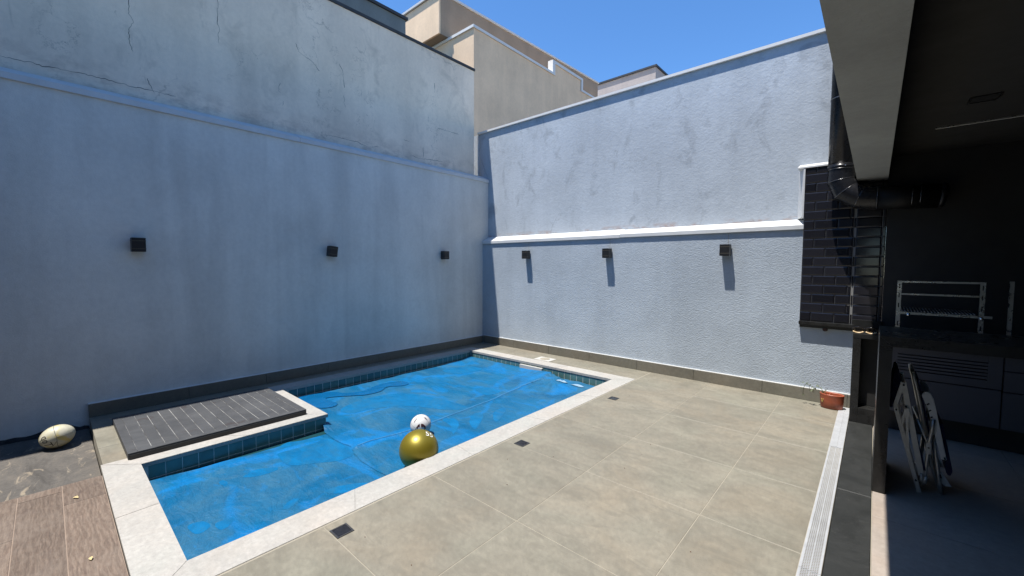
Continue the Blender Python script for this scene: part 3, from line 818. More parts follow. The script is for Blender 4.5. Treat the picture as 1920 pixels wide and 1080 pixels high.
def patch(name, poly, mat, parent, dz, zf=None):
    """thin blob lying on the cover: smooth outline, fan filled"""
    n_ = len(poly); out_ = []
    for i in range(n_):
        p0, p1, p2, p3 = [Vector(poly[(i+k_-1) % n_]) for k_ in range(4)]
        for s_ in range(6):
            t = s_/6
            out_.append(.5*((2*p1)+(-p0+p2)*t+(2*p0-5*p1+4*p2-p3)*t*t+(-p0+3*p1-3*p2+p3)*t**3))
    m = MB((poly[0][0], poly[0][1], -.14))
    top = [m.bm.verts.new(Vector((p.x, p.y, (zf or cover_z)(p.x, p.y)+.008+dz))-m.o) for p in out_]
    es = [m.bm.edges.new((top[i], top[(i+1) % len(top)])) for i in range(len(top))]
    bmesh.ops.triangle_fill(m.bm, edges=es, use_beauty=True)
    for _ in range(5):
        lg = [e for e in m.bm.edges if e.calc_length() > .05]
        if not lg: break
        bmesh.ops.subdivide_edges(m.bm, edges=lg, cuts=1)
        bmesh.ops.triangulate(m.bm, faces=m.bm.faces)
    for v in m.bm.verts:
        p = v.co+m.o; v.co.z = (zf or cover_z)(p.x, p.y)+.008+dz-m.o.z
    for f in m.bm.faces: f.smooth = True
    return m.done(name, mat, parent)
patch('water_puddle', [(-5.56, 2.10), (-5.56, 2.36), (-5.48, 2.52), (-5.30, 2.62), (-5.24, 2.85), (-5.34, 3.16), (-5.24, 3.44), (-5.06, 3.46), (-5.03, 3.34), (-5.14, 3.16), (-5.03, 2.98), (-5.04, 2.78), (-5.14, 2.60), (-5.24, 2.46), (-5.27, 2.34), (-5.14, 2.33), (-4.98, 2.35), (-4.90, 2.26), (-4.96, 2.14), (-5.16, 2.08)], M['puddle'], PC, .006)
patch('fold_glint', [(-3.60, 5.03), (-3.52, 5.085), (-3.43, 5.07), (-3.33, 5.03), (-3.36, 4.99), (-3.47, 5.01)], M['cover_white'], PC, .012)
patch('fold_glint', [(-3.27, 5.04), (-3.18, 5.07), (-3.06, 5.03), (-3.15, 5.0), (-3.25, 5.0)], M['cover_white'], PC, .008)
def near_z(x, y):
    return -.147+.005*fbm(x, y, 1.9, 3, 11)+.0017*fbm(x*1.6, y, 8, 3, 12)+.0012
for pl_ in ([(-4.17, 1.38), (-4.26, 1.49), (-4.22, 1.59), (-4.1, 1.8), (-3.75, 1.85), (-3.56, 1.82), (-3.52, 1.68), (-3.63, 1.5), (-3.75, 1.34), (-3.97, 1.33)], [(-3.84, 1.01), (-3.89, 1.12), (-3.81, 1.24), (-3.75, 1.24), (-3.74, 1.15), (-3.78, 1.05)], [(-3.87, 0.85), (-3.9, 0.88), (-3.83, 0.9), (-3.77, 0.87)], [(-3.12, 1.06), (-3.18, 1.13), (-3.16, 1.18), (-3.12, 1.15), (-3.08, 1.08)], [(-3.27, 0.69), (-3.27, 0.76), (-3.26, 0.8), (-3.17, 0.74), (-3.17, 0.69)], [(-3.12, 1.36), (-3.08, 1.52), (-2.98, 1.64), (-2.95, 1.53), (-3.01, 1.4)], [(-3.38, 0.56), (-3.37, 0.64), (-3.26, 0.66), (-3.23, 0.58)]):
    patch('wet_patch', pl_, M['wet_film'], NC, .0001, lambda x, y: near_z(x, y)-.0085)
for pl_ in ([(-4.76, 2.29), (-4.9, 2.72), (-4.71, 3.16), (-4.13, 3.33), (-3.65, 3.34), (-3.84, 3.1), (-4.28, 2.87), (-4.5, 2.57), (-4.54, 2.31)], [(-5.05, 3.77), (-5.0, 3.98), (-4.74, 3.98), (-4.75, 3.74)], [(-4.16, 3.93), (-4.03, 4.11), (-3.79, 4.06), (-3.86, 3.84)], [(-3.34, 3.07), (-3.47, 3.28), (-3.36, 3.31), (-3.19, 3.09), (-3.12, 2.94)], [(-3.31, 3.43), (-3.34, 3.64), (-3.24, 3.56), (-3.09, 3.24)], [(-5.3, 4.28), (-5.16, 4.74), (-4.86, 4.77), (-4.92, 4.3)], [(-3.19, 2.71), (-3.36, 2.94), (-3.53, 3.0), (-3.58, 2.89), (-3.37, 2.83)]):
    patch('wet_patch', pl_, M['wet_film'], PC, .0009, lambda x, y: cover_z(x, y)-.0015)
# skimmer lid set in the paving
SL = thing('skimmer_lid', 'square white skimmer lid set in the paving behind the far pool edge', 'drain cover', (-4.17, 5.60, 0))
m = MB((-4.17, 5.57, 0)); m.box(-4.33, -4.01, 5.475, 5.70, -.004, .006, .002); m.done('lid_frame', M['white_plastic'], SL)
m = MB((-4.17, 5.57, 0)); bmesh.ops.create_cone(m.bm, cap_ends=True, segments=32, radius1=.085, radius2=.08, depth=.006)
for v in m.bm.verts: v.co.z += .0095; v.co.y += .015
m.done('round_cap', M['grout'], SL)

# ================================================================== HATCH of charcoal boards
DK = thing('deck_hatch', 'raised charcoal slatted deck hatch lying in the notch of the pool', 'deck hatch', (-5.1, 1.08, 0))
dx0, dx1, dy0, dy1, dzt = -5.675, -4.50, .382, 1.785, .056
box('batten_bed', dx0+.03, dx1-.03, dy0+.03, dy1-.03, .004, dzt-.0045, M['deck_dust'], DK)
for a in ((dx0, dx1, dy0, dy0+.062), (dx0, dx1, dy1-.062, dy1)):
    box('frame_board', a[0], a[1], a[2], a[3], .002, dzt, M['deck'], DK, .003)
for a in ((dx0, dx0+.055), (dx1-.055, dx1)):
    box('frame_board', a[0], a[1], dy0+.0625, dy1-.0625, .002, dzt, M['deck'], DK, .003)
ns = 14; pit = (dy1-dy0-.125)/ns
for k in range(ns):
    y0 = dy0+.0625+pit*k
    gp = (.0022, .0038, .0026, .0042)[k % 4]
    piece('deck_slat', dx1-dx0-.112, pit-gp*2, .020, M['deck'], DK, ((dx0+dx1)/2, y0+pit/2, dzt-.0115+rnd.uniform(-.0008, .0008)), .0015)
box('side_skirt', dx1+.001, dx1+.010, dy0+.01, dy1-.01, .003, dzt-.016, M['black_plastic'], DK)
box('hatch_bed', -5.86, -4.56, .394, 1.728, -.0155, .0015, M['skirting'], DK)

# ================================================================== WALL LAMPS
def lamp_mesh_parts(root):
    s = .058; h = .075
    o = MB().box(-.045, .045, -.012, 0, -.05, .05, .002).done('back_plate', M['black_metal'], root)
    # square open tube: four walls
    mb = MB()
    d0, d1 = -.118, -.0125; t = .006
    mb.box(-s, s, d0, d0+t, -h, h, .0015); mb.box(-s, s, d1-t, d1, -h, h, .0015)
    mb.box(-s, -s+t, d0+t, d1-t, -h, h); mb.box(s-t, s, d0+t, d1-t, -h, h)
    mb.done('housing', M['black_metal'], root)
    for z in (.043, -.043):
        bb = MB(); bb.box(-s-.002, s+.002, d0-.002, d0-.0003, z-.004, z+.004); bb.box(s+.0003, s+.002, d0-.0002, d1, z-.004, z+.004); bb.box(-s-.002, -s-.0003, d0-.0002, d1, z-.004, z+.004)
        bb.done('trim_band', M['lamp_band'], root)
    MB().box(-s+t+.001, s-t-.001, d0+t+.001, d1-t-.001, -.02, .02).done('lamp_block', M['lamp_glass'], root)
lamps = [((-4.885, 5.99, 1.80), 0, 0, 'small black cube wall lamp on the sunlit back wall nearest the corner'),
         ((-3.213, 5.99, 1.80), 0, 0, 'black cube wall lamp in the middle of the sunlit back wall'),
         ((-1.487, 5.99, 1.812), 0, 0, 'black cube wall lamp on the sunlit back wall nearest the black tiles'),
         ((-6.10, .675, 1.808), 90, 0, 'large looking black cube wall lamp on the shaded wall farthest from the corner'),
         ((-6.10, 2.815, 1.796), 90, 7, 'crooked black cube wall lamp in the middle of the shaded wall'),
         ((-6.10, 4.945, 1.785), 90, 0, 'black cube wall lamp on the shaded wall nearest the corner')]
proto = thing('wall_lamp', '', 'wall lamp', (0, 0, 0), 'black cube wall lamps')
lamp_mesh_parts(proto)
for i, (p, rz, tilt, lab) in enumerate(lamps):
    if i == 0: r = proto
    else:
        r = proto.copy(); C.objects.link(r)
        for ch in proto.children:
            c = ch.copy(); C.objects.link(c); c.parent = r
    r['label'] = lab; r.location = p
    r.rotation_euler = (Matrix.Rotation(math.radians(rz), 3, 'Z') @ Matrix.Rotation(math.radians(tilt), 3, 'Y')).to_euler()

# ================================================================== FLOOR LIGHTS, DRAIN, SMALL THINGS
for (x, y, lab) in ((-2.344, 1.118, 'square recessed floor light in the paving nearest the camera'),
                    (-2.322, 2.776, 'square recessed floor light halfway along the pool edge'),
                    (-2.308, 4.478, 'square recessed floor light near the far right pool corner')):
    fl = thing('floor_light', lab, 'floor light', (x, y, 0), 'recessed floor lights')
    q = MB((x, y, 0)); s = .052
    q.box(x-s, x+s, y-s, y-s+.010, -.006, .0035); q.box(x-s, x+s, y+s-.010, y+s, -.006, .0035)
    q.box(x-s, x-s+.010, y-s+.0101, y+s-.0101, -.006, .0035); q.box(x+s-.010, x+s, y-s+.0101, y+s-.0101, -.006, .0035)
    q.done('frame', M['light_frame'], fl)
    box('lens', x-s+.0102, x+s-.0102, y-s+.0102, y+s-.0102, -.006, .002, M['light_lens'], fl)
    for sx in (-1, 1):
        for sy2 in (-1, 1):
            q = MB((x+sx*.046, y+sy2*.046, .0035)); bmesh.ops.create_cone(q.bm, cap_ends=True, segments=8, radius1=.0035, radius2=.003, depth=.0015)
            q.done('screw', M['steel'], fl)

DR = thing('drain_channel', 'white perforated linear drain grate along the black threshold', 'drain', (-.196, 2, 0))
gx0, gx1 = -.2455, -.1495
def grate(y0, y1, parent, z=.003):
    m = MB((-.196, y0, 0)); n_ = int((y1-y0)/.0150)
    xsn = [gx0, gx0+.014]
    for band in (0, 1):
        b0 = gx0+.014+band*.038
        for k_ in range(3): xsn += [b0+.0055+k_*.0105, b0+.0055+k_*.0105+.0005] if False else []
    cols = []
    x = gx0
    cols.append((gx0, gx0+.013, False))
    x = gx0+.013
    for band in (0, 1):
        for k_ in range(4):
            cols.append((x, x+.0060, True)); x += .0060
            if k_ < 3: cols.append((x, x+.0028, False)); x += .0028
        if band == 0: cols.append((x, x+.0062, False)); x += .0062
    cols.append((x, gx1, False))
    py_ = (y1-y0)/n_
    for ci, (a, c, hole) in enumerate(cols):
        if not hole:
            m.faces([(a, y0, z), (c, y0, z), (c, y1, z), (a, y1, z)], [(0, 1, 2, 3)]); continue
        sh_ = .5*py_ if (ci//2) % 2 else 0
        yy = y0
        for r_ in range(n_):
            ya = y0+r_*py_+sh_*.9
            yb = min(ya+py_*.60, y1)
            m.faces([(a, yy, z), (c, yy, z), (c, ya, z), (a, ya, z)], [(0, 1, 2, 3)]); yy = yb
        if yy < y1-1e-5: m.faces([(a, yy, z), (c, yy, z), (c, y1, z), (a, y1, z)], [(0, 1, 2, 3)])
    # turned-down rims
    for xr in (gx0, gx1): m.faces([(xr, y0, z), (xr, y1, z), (xr, y1, z-.014), (xr, y0, z-.014)], [(0, 1, 2, 3)])
    for yr in (y0, y1): m.faces([(gx0, yr, z), (gx1, yr, z), (gx1, yr, z-.014), (gx0, yr, z-.014)], [(0, 1, 2, 3)])
    return m.done('grate', M['drain_white'], parent)
grate(2.60, 4.575, DR); grate(.6, 2.597, DR); grate(-1.4, .597, DR)
box('end_grate', gx0, gx1, 4.580, 5.95, -.004, .0035, M['drain_white'], DR, .0015)
box('centre_rib', -.2015, -.1935, 4.585, 5.94, .0036, .0062, M['drain_white'], DR)
box('channel', gx0+.002, gx1-.002, -5, 5.95, -.06, -.0125, M['drain_dark'], DR)

# terracotta planter
PT = thing('planter', 'oval terracotta planter with a straggly plant at the foot of the back wall', 'planter', (-.31, 5.83, 0))
def oval(m, a, b_, z, n_=40, cx=-.31, cy2=5.83):
    return [m.bm.verts.new(Vector((cx+a*math.cos(2*math.pi*i/n_), cy2+b_*math.sin(2*math.pi*i/n_), z))-m.o) for i in range(n_)]
m = MB((-.31, 5.83, 0))
rings = [oval(m, .094, .064, .004), oval(m, .101, .069, .012), oval(m, .107, .073, .09), oval(m, .110, .075, .150), oval(m, .112, .077, .158), oval(m, .110, .075, .164), oval(m, .100, .066, .164), oval(m, .097, .063, .155), oval(m, .095, .061, .112)]
for r0, r1 in zip(rings[:-1], rings[1:]):
    for i in range(40): m.bm.faces.new((r0[i], r0[(i+1) % 40], r1[(i+1) % 40], r1[i])).smooth = True
m.bm.faces.new(rings[0])
m.done('pot', M['terracotta'], PT)
m = MB((-.31, 5.83, .12)); m.bm.faces.new(oval(m, .096, .062, .128)); m.done('soil', M['soil'], PT)
box('divider', -.335, -.327, 5.77, 5.89, .12, .150, M['terracotta'], PT)
m = MB((-.31, 5.83, .1)); pts = []
for i in range(12):
    t = math.pi*(1.0+i/11); a = 3.87+.10*math.cos(t)*1.0
    pts.append((-.31+.109*math.cos(a), 5.83+.0755*math.sin(a), .105+.036*math.sin(t)))
m.tube([(p[0], p[1], p[2]) for p in pts], .004, 6); m.done('glaze_mark', M['pot_stain'], PT)
stems = [[(-.36, 5.82, .13), (-.40, 5.80, .185), (-.46, 5.79, .20), (-.52, 5.80, .235), (-.555, 5.80, .235), (-.572, 5.80, .19), (-.575, 5.80, .11)],
         [(-.37, 5.83, .13), (-.41, 5.84, .20), (-.44, 5.84, .235), (-.455, 5.84, .225)],
         [(-.35, 5.81, .13), (-.375, 5.78, .19), (-.36, 5.77, .215)], [(-.46, 5.79, .20), (-.475, 5.785, .185), (-.485, 5.785, .16)], [(-.52, 5.80, .235), (-.515, 5.80, .20), (-.51, 5.80, .17)]]
m = MB((-.31, 5.83, .13))
for s_ in stems: m.tube(s_, .0022, 5)
m.done('stem', M['stem'], PT)
rl = random.Random(5); lm = {}
for s_ in stems:
    for i in range(1, len(s_)):
        for _ in range(3 if len(s_) > 5 else 2):
            p = Vector(s_[i])+Vector((rl.uniform(-.012, .012), rl.uniform(-.012, .012), rl.uniform(-.012, .012)))
            if 'l' not in lm:
                q = MB(); q.faces([(0, 0, 0), (.5, .28, .08), (1, 0, -.06), (.5, -.28, .08), (.5, 0, 0)], [(0, 4, 1), (1, 4, 2), (2, 4, 3), (3, 4, 0)])
                me = bpy.data.meshes.new('leaf'); q.bm.to_mesh(me); q.bm.free(); me.materials.append(M['leaf']); lm['l'] = me
            o = bpy.data.objects.new('leaf', lm['l']); C.objects.link(o); o.parent = PT; o.location = p-PT.location
            sc = rl.uniform(.020, .034); o.scale = (sc, sc, sc); o.rotation_euler = (rl.uniform(-1, 1), rl.uniform(-1, 1.2), rl.uniform(0, 6.3))

# dry leaves on the wood floor
for (x, y, a, s, lab) in ((-4.05, .075, .6, .045, 'small dry yellow leaf on the wood floor near the concrete strip'), (-3.14, .10, .1, .040, 'small dry yellow leaf on the wood floor nearest the camera')):
    m = MB((x, y, -.008)); vs = []
    for t, wd, z in ((0, 0, 0), (.25, .16, .006), (.5, .22, .010), (.75, .15, .007), (1, 0, .002)):
        for sg in (-1, 1): vs.append((x+(t-.5)*s*math.cos(a)-sg*wd*s*math.sin(a), y+(t-.5)*s*math.sin(a)+sg*wd*s*math.cos(a), -.0075+z+(.004 if sg > 0 else 0)))
    m.faces(vs, [(2*i, 2*i+1, 2*i+3, 2*i+2) for i in range(4)])
    tag(m.done('dry_leaf', M['dry_leaf']), lab, 'leaf', 'dry leaves on the wood floor')
# specks of grit on the paving
m = MB((-1.5, 2, 0)); rg = random.Random(11)
for _ in range(30):
    x, y = rg.uniform(-2.4, -.3), rg.uniform(.9, 5.6); s = rg.uniform(.0012, .003)
    m.box(x-s, x+s, y-s*.7, y+s*.7, .0003, .0003+s)
GRIT = m.done('grit', M['soil'], kind='stuff')

# ================================================================== BALLS
def wrap(vs, fs, R, name, mat, parent, lift=.0012, scale=(1, 1, 1)):
    """place a flat print (in x,y) on the ball along rotation R (its z axis points outwards), ball = ellipsoid 'scale'"""
    for _ in range(2):      # finer triangles so the print hugs the ball
        vs = [tuple(v) for v in vs]; mid = {}; nf = []
        def mp_(i, j):
            k = (min(i, j), max(i, j))
            if k not in mid:
                mid[k] = len(vs); vs.append(tuple((vs[i][q]+vs[j][q])/2 for q in range(3)))
            return mid[k]
        for f in [(f_[0], f_[i_], f_[i_+1]) for f_ in fs for i_ in range(1, len(f_)-1)]:
            a_, b_, c_ = f; ab, bc, ca = mp_(a_, b_), mp_(b_, c_), mp_(c_, a_)
            nf += [(a_, ab, ca), (ab, b_, bc), (ca, bc, c_), (ab, bc, ca)]
        fs = list({frozenset(q_): q_ for q_ in nf if len(set(q_)) == 3}.values())
    m = MB(world_loc(parent)); out_ = []
    for v in vs:
        d = R @ Vector((v[0], v[1], v[2]))
        k_ = 1/math.sqrt((d.x/scale[0])**2+(d.y/scale[1])**2+(d.z/scale[2])**2)
        out_.append(m.o+d*k_*1.0+d.normalized()*lift)
    m.faces(out_, fs)
    return m.done(name, mat, parent)
CAMP = Vector((0, 0, 1.6))
def facing(c, dx=0.0, dz=0.0, roll=0.0):
    """rotation whose z axis points from c to the camera, turned right by dx and up by dz (radians)"""
    f = (CAMP-Vector(c)).normalized(); r = Vector((0, 0, 1)).cross(f).normalized(); u = f.cross(r)
    z = (f+r*math.tan(dx)+u*math.tan(dz)).normalized(); x = u.cross(z).normalized(); y = z.cross(x)
    x, y = x*math.cos(roll)+y*math.sin(roll), y*math.cos(roll)-x*math.sin(roll)
    return Matrix((x, y, z)).transposed()
# gold ball
gc = (-2.884, 2.066, .014); gr = .166
me = sphere_mesh(gr, 96, 64); GB = link('gold_ball', me, M['gold'], None, gc)
tag(GB, 'shiny gold exercise ball with white figures floating against the pool edge', 'ball')
vs, fs = text_mesh('55', .075)
wrap([(v.x, v.y, gr*.98) for v in vs], fs, facing(gc, .80, .92, -.5), 'size_print', M['white_print'], GB, .0014, (gr, gr, gr))
# white football with maroon print
fc = (-3.425, 2.478, -.034); fr = .104
FB = link('football', sphere_mesh(fr, 80, 56), M['white_ball'], None, fc); tag(FB, 'white football printed with dark maroon slanted marks and a jagged band behind the gold ball', 'ball')
def poly_print(polys, R, name, mat, par, rad):
    vs, fs = [], []
    for p in polys:
        b0 = len(vs); c = (sum(q[0] for q in p)/len(p), sum(q[1] for q in p)/len(p))
        vs.append((*c, rad*.98)); n_ = len(p)
        vs += [(q[0], q[1], rad*.98) for q in p]
        fs += [(b0, b0+1+i, b0+1+(i+1) % n_) for i in range(n_)]
    return wrap(vs, fs, R, name, mat, par, .0012, (rad, rad, rad))
Rf = facing(fc, 0, .24)
u = fr/14.5
def U(*pts): return [(a*u, b_*u) for a, b_ in pts]
poly_print([U((-12, 2), (-6.5, 8), (-4.8, 8.6), (-6.5, 5), (-8.8, 3.4), (-10, 1.2)), U((4.6, 10.2), (8, 9), (12, 5), (11, 3.2), (9.6, 5), (7.2, 5.8), (6.6, 8))], Rf, 'slanted_mark', M['maroon_print'], FB, fr)
teeth = [U((-9.5, -9.5), (-3.5, -3), (-1.2, -2), (-1.6, -6.6), (-3.8, -5.6), (-5.2, -9.8), (-7, -7.4)),
         U((.2, -1.9), (3.5, -2.6), (8.2, -6.6), (7.2, -8.6), (5.4, -9.4), (4.2, -6.0), (2.2, -7.2), (.4, -6.8)),
         U((8.6, -7.8), (9.8, -10.5), (7.8, -13.5), (5.2, -12.2)), U((-11.5, -11), (-9, -10.6), (-8, -13), (-10.6, -13.4))]
poly_print(teeth, Rf, 'jagged_band', M['maroon_print'], FB, fr)
# panel seams of the football: great-circle arcs
m = MB(fc)
for ax in ((.3, .2, .93), (.8, -.5, .2), (-.4, .85, .3)):
    ax = Vector(ax).normalized(); e1 = ax.orthogonal().normalized(); e2 = ax.cross(e1)
    m.tube([Vector(fc)+(e1*math.cos(t*math.pi/24)+e2*math.sin(t*math.pi/24))*(fr+.0002) for t in range(49)], .0009, 4, False)
m.done('seam', M['ball_seam'], FB)
# rugby ball
rc_ = Vector((-5.60, .010, .010)); ra, rb = .119, .101
ax = Vector((.22, .93, .30)).normalized(); 
vdir = (CAMP-rc_).normalized(); zz = (vdir-ax*vdir.dot(ax)).normalized(); yy = zz.cross(ax)
RR = Matrix((ax, yy, zz)).transposed()
bm = bmesh.new(); bmesh.ops.create_uvsphere(bm, u_segments=56, v_segments=40, radius=1)
for v in bm.verts:
    a, q = v.co.z, Vector((v.co.x, v.co.y))
    t = abs(a); k_ = 1-.05*t**3
    d = Vector((a*ra, q.x*rb*k_, q.y*rb*k_))
    # shallow panel grooves
    ang = math.atan2(q.y, q.x); gv = min(abs((ang-g0+math.pi) % (2*math.pi)-math.pi) for g0 in (.55, 2.12, 3.69, 5.26))
    dd = 1-.012*math.exp(-(gv/.07)**2)
    d.y *= dd; d.z *= dd; v.co = d
for f in bm.faces: f.smooth = True
me = bpy.data.meshes.new('rugby_ball'); bm.to_mesh(me); bm.free()
RB = link('rugby_ball', me, M['rugby'], None, rc_); RB.rotation_euler = RR.to_euler()
tag(RB, 'worn cream rugby ball marked Top lying on the concrete strip by the wall', 'ball')
def ell(a, q, lift=.0012):
    """point on the ball in its own axes: a along the axis (-1..1), q angle round it (0 towards the camera)"""
    s = math.sqrt(max(0, 1-a*a))*(1-.05*abs(a)**3)*rb
    return Vector((a*ra, -s*math.sin(q), s*math.cos(q)))*(1+lift/rb)
vs, fs = text_mesh('Top', .068)
m = MB()
# lettering runs round the belly near the left end
m.faces([ell(max(-.97, min(.97, -.44+v.y/ra*1.2)), .14-v.x/rb*1.1, .001) for v in vs], fs)
tp = m.done('lettering', M['dark_print'], RB); tp.location = (0, 0, 0)
m = MB()
for pl in ([(-.95, .9), (-.3, .85), (.12, .42), (.2, .05), (.18, -.5), (.12, -1.3)], [(.2, .05), (.5, .16), (.93, .22)], [(.12, .42), (-.02, .9), (-.1, 1.4)]):
    pp = []
    for (a0, q0), (a1, q1) in zip(pl[:-1], pl[1:]):
        pp += [ell(a0+(a1-a0)*i/8, q0+(q1-q0)*i/8, .0002) for i in range(8)]
    m.tube(pp+[ell(*pl[-1], .0002)], .0022, 5, False)
m.done('seam', M['ball_seam'], RB).location = (0, 0, 0)

# ================================================================== VERANDA
VH = thing('veranda', 'dark roofed veranda with a grey beam along the right side of the patio', 'veranda', (2.5, 2, 0))
m = MB((-.06, 2, 2.53)); m.prism([(-.183, 2.530), (.066, 2.524), (.066, 2.9), (-.183, 2.9)], 'y', -6.0, 5.962); m.done('beam', M['beam'], VH)
box('facade', -.183, .02, -6.0, 6.02, 2.9005, 4.30, M['beam'], VH)
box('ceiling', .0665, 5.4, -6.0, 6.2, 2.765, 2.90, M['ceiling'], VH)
box('roof', .0205, 5.4, -6.0, 6.02, 2.9005, 3.1, M['dark_trim'], VH)
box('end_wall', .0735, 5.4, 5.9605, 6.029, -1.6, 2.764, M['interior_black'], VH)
box('added_side_wall', 5.2, 5.4, -6.0, 5.99, -1.6, 2.764, M['interior_side'], VH)  # unseen wall added to keep the veranda dark
box('added_near_wall', .3, 5.2, -6.2, -6.0, -1.6, 2.9, M['interior_side'], VH)  # added out of view as well, shuts light out at the near end

MH = thing('unseen_blocker', 'unseen tall grey front added behind the camera to hold back sky light', 'house', (-3, -2.6, -1.6))  # added out of view to darken the near end of the left wall
box('blocker_front', -6.095, -.1835, -3.0, -2.6, -1.6, 6.6, M['greenish'], MH)
RD = thing('recessed_downlight', 'small square dark downlight recessed in the veranda ceiling', 'ceiling light', (.517, 4.32, 2.76))
q = MB((.517, 4.32, 2.76)); s = .075
q.box(.517-s, .517+s, 4.32-s, 4.32-s+.012, 2.757, 2.7645); q.box(.517-s, .517+s, 4.32+s-.012, 4.32+s, 2.757, 2.7645)
q.box(.517-s, .517-s+.012, 4.32-s+.0121, 4.32+s-.0121, 2.757, 2.7645); q.box(.517+s-.012, .517+s, 4.32-s+.0121, 4.32+s-.0121, 2.757, 2.7645)
q.done('rim', M['black_metal'], RD); box('lens', .517-s+.0122, .517+s-.0122, 4.32-s+.0122, 4.32+s-.0122, 2.7605, 2.7645, M['slot_dark'], RD)
LS = thing('light_strip', 'long thin unlit light strip set in the veranda ceiling', 'ceiling light', (1.4, 4.977, 2.76))
box('profile', .33, 2.6, 4.972, 4.984, 2.7555, 2.7645, M['steel'], LS); box('diffuser', .335, 2.595, 4.9735, 4.9825, 2.753, 2.7553, M['led'], LS)

# ---- black metro tiles on the end wall
MT = thing('tiled_wall', 'black glossy metro tile panel with granite sill at the end of the back wall', 'tiled wall', (-.2, 5.98, 1))
box('tile_bed', -.659, .0725, 5.9715, 5.9895, .955, 2.0601, M['metro_grout'], MT)
box('tile_bed', -.659, .0725, 5.9715, 6.1535, 2.0605, 2.755, M['metro_grout'], MT)
TW, TH, TG = .2155, .1076, .0035
z0 = .958; r = 0
while z0 < 2.752:
    hgt = min(TH, 2.754-z0)
    for (xa, xb, off, yy_, dzr) in ((-.658, -.1965, (.107, -.001)[r % 2], 5.966, 0), (-.1945, .0725, (.018, .235)[r % 2], 5.969, 0)):
        x = xa+off-TW if off > 0 else xa
        while x < xb-.004:
            x0, x1 = max(xa, x), min(xb, x+TW)
            if x1-x0 > .012 and hgt > .012:
                key = (round(x1-x0, 3), round(hgt, 3))
                q = MB(); dx_, dz_ = (x1-x0-TG)/2, (hgt-TG)/2; bv = min(.011, dx_*.4, dz_*.4)
                if ('mt', key) not in _piece:
                    v8 = [(-dx_, .007, -dz_), (dx_, .007, -dz_), (dx_, .007, dz_), (-dx_, .007, dz_), (-dx_, 0, -dz_), (dx_, 0, -dz_), (dx_, 0, dz_), (-dx_, 0, dz_),
                          (-dx_+bv, -.005, -dz_+bv), (dx_-bv, -.005, -dz_+bv), (dx_-bv, -.005, dz_-bv), (-dx_+bv, -.005, dz_-bv)]
                    q.faces(v8, [(8, 9, 10, 11), (4, 5, 9, 8), (5, 6, 10, 9), (6, 7, 11, 10), (7, 4, 8, 11), (0, 1, 5, 4), (1, 2, 6, 5), (2, 3, 7, 6), (3, 0, 4, 7)])
                    bmesh.ops.recalc_face_normals(q.bm, faces=q.bm.faces)
                    me = bpy.data.meshes.new('metro_tile'); q.bm.to_mesh(me); me.materials.append(M['metro']); _piece[('mt', key)] = me
                q.bm.free()
                o = bpy.data.objects.new('metro_tile', _piece[('mt', key)]); C.objects.link(o); o.parent = MT
                o.location = Vector(((x0+x1)/2, yy_, z0+hgt/2))-MT.location
                o.rotation_euler = (rnd.uniform(-.008, .008), 0, rnd.uniform(-.006, .006))
            x += TW
    z0 += TH; r += 1
box('sill', -.662, -.151, 5.930, 5.9885, .915, .955, M['granite'], MT, .003)
box('under_lip', -.655, -.151, 5.962, 5.9885, .880, .9145, M['slate'], MT)
m = MB((-.41, 5.97, .87)); bmesh.ops.create_cone(m.bm, cap_ends=True, segments=14, radius1=.026, radius2=.020, depth=.04, matrix=Matrix.Rotation(math.pi/2, 4, 'X'))
m.done('rusty_bolt', M['rust'], MT)

# ---- flue pipe
FP = thing('flue_pipe', 'black flue duct rising past the beam with a segmented elbow above the barbecue', 'duct', (-.32, 5.83, 2.3))
cx, cyf, rf = -.322, 5.832, .1185
m = MB((cx, cyf, 3)); m.tube([(cx, cyf, 2.70), (cx, cyf, 5.2)], rf, 40); m.done('riser', M['duct'], FP)
def ring(p, axis, r_, wd, mat, name):
    p = Vector(p); a = Vector(axis).normalized()
    m = MB(p); m.tube([p-a*wd/2, p+a*wd/2], r_, 40); return m.done(name, mat, FP)
ring((cx, cyf, 2.688), (0, 0, 1), rf+.005, .045, M['duct'], 'collar')
for zc in (2.713, 2.664): ring((cx, cyf, zc), (0, 0, 1), rf+.0062, .0035, M['duct_edge'], 'collar_bead')
ring((cx, cyf, 3.43), (0, 0, 1), rf+.004, .012, M['duct_edge'], 'collar_bead')
# elbow in four straight gores turning from down to the right
pts = [Vector((cx, cyf, 2.662)), Vector((cx, cyf, 2.545)), Vector((cx+.045, cyf, 2.425)), Vector((cx+.165, cyf, 2.345)), Vector((cx+.30, cyf, 2.325))]
for i, (a, c) in enumerate(zip(pts[:-1], pts[1:])):
    m = MB(a); 
    def plane_dir(j):
        if j == 0: return (pts[1]-pts[0]).normalized()
        if j == len(pts)-1: return Vector((1, 0, 0))
        return ((pts[j]-pts[j-1]).normalized()+(pts[j+1]-pts[j]).normalized()).normalized()
    t = (c-a).normalized(); s1 = Vector((0, 1, 0)); s2 = t.cross(s1)
    rings_ = []
    for p, j in ((a, i), (c, i+1)):
        nrm = plane_dir(j); rg_ = []
        for k_ in range(40):
            o_ = s1*math.cos(k_*math.pi/20)*rf+s2*math.sin(k_*math.pi/20)*rf
            q_ = p+o_; q_ = q_-t*((q_-p).dot(nrm)/t.dot(nrm)); rg_.append(q_)
        rings_.append([m.bm.verts.new(q_-m.o) for q_ in rg_])
        if 0 < j < len(pts)-1 and p is c:
            mm = MB(p); mm.tube(rg_+rg_[:1], .0030, 5, False); mm.done('gore_seam', M['duct_edge'], FP)
    for k_ in range(40):
        f = m.bm.faces.new((rings_[0][k_], rings_[0][(k_+1) % 40], rings_[1][(k_+1) % 40], rings_[1][k_])); f.smooth = True
    m.done('elbow_gore', M['duct'], FP)
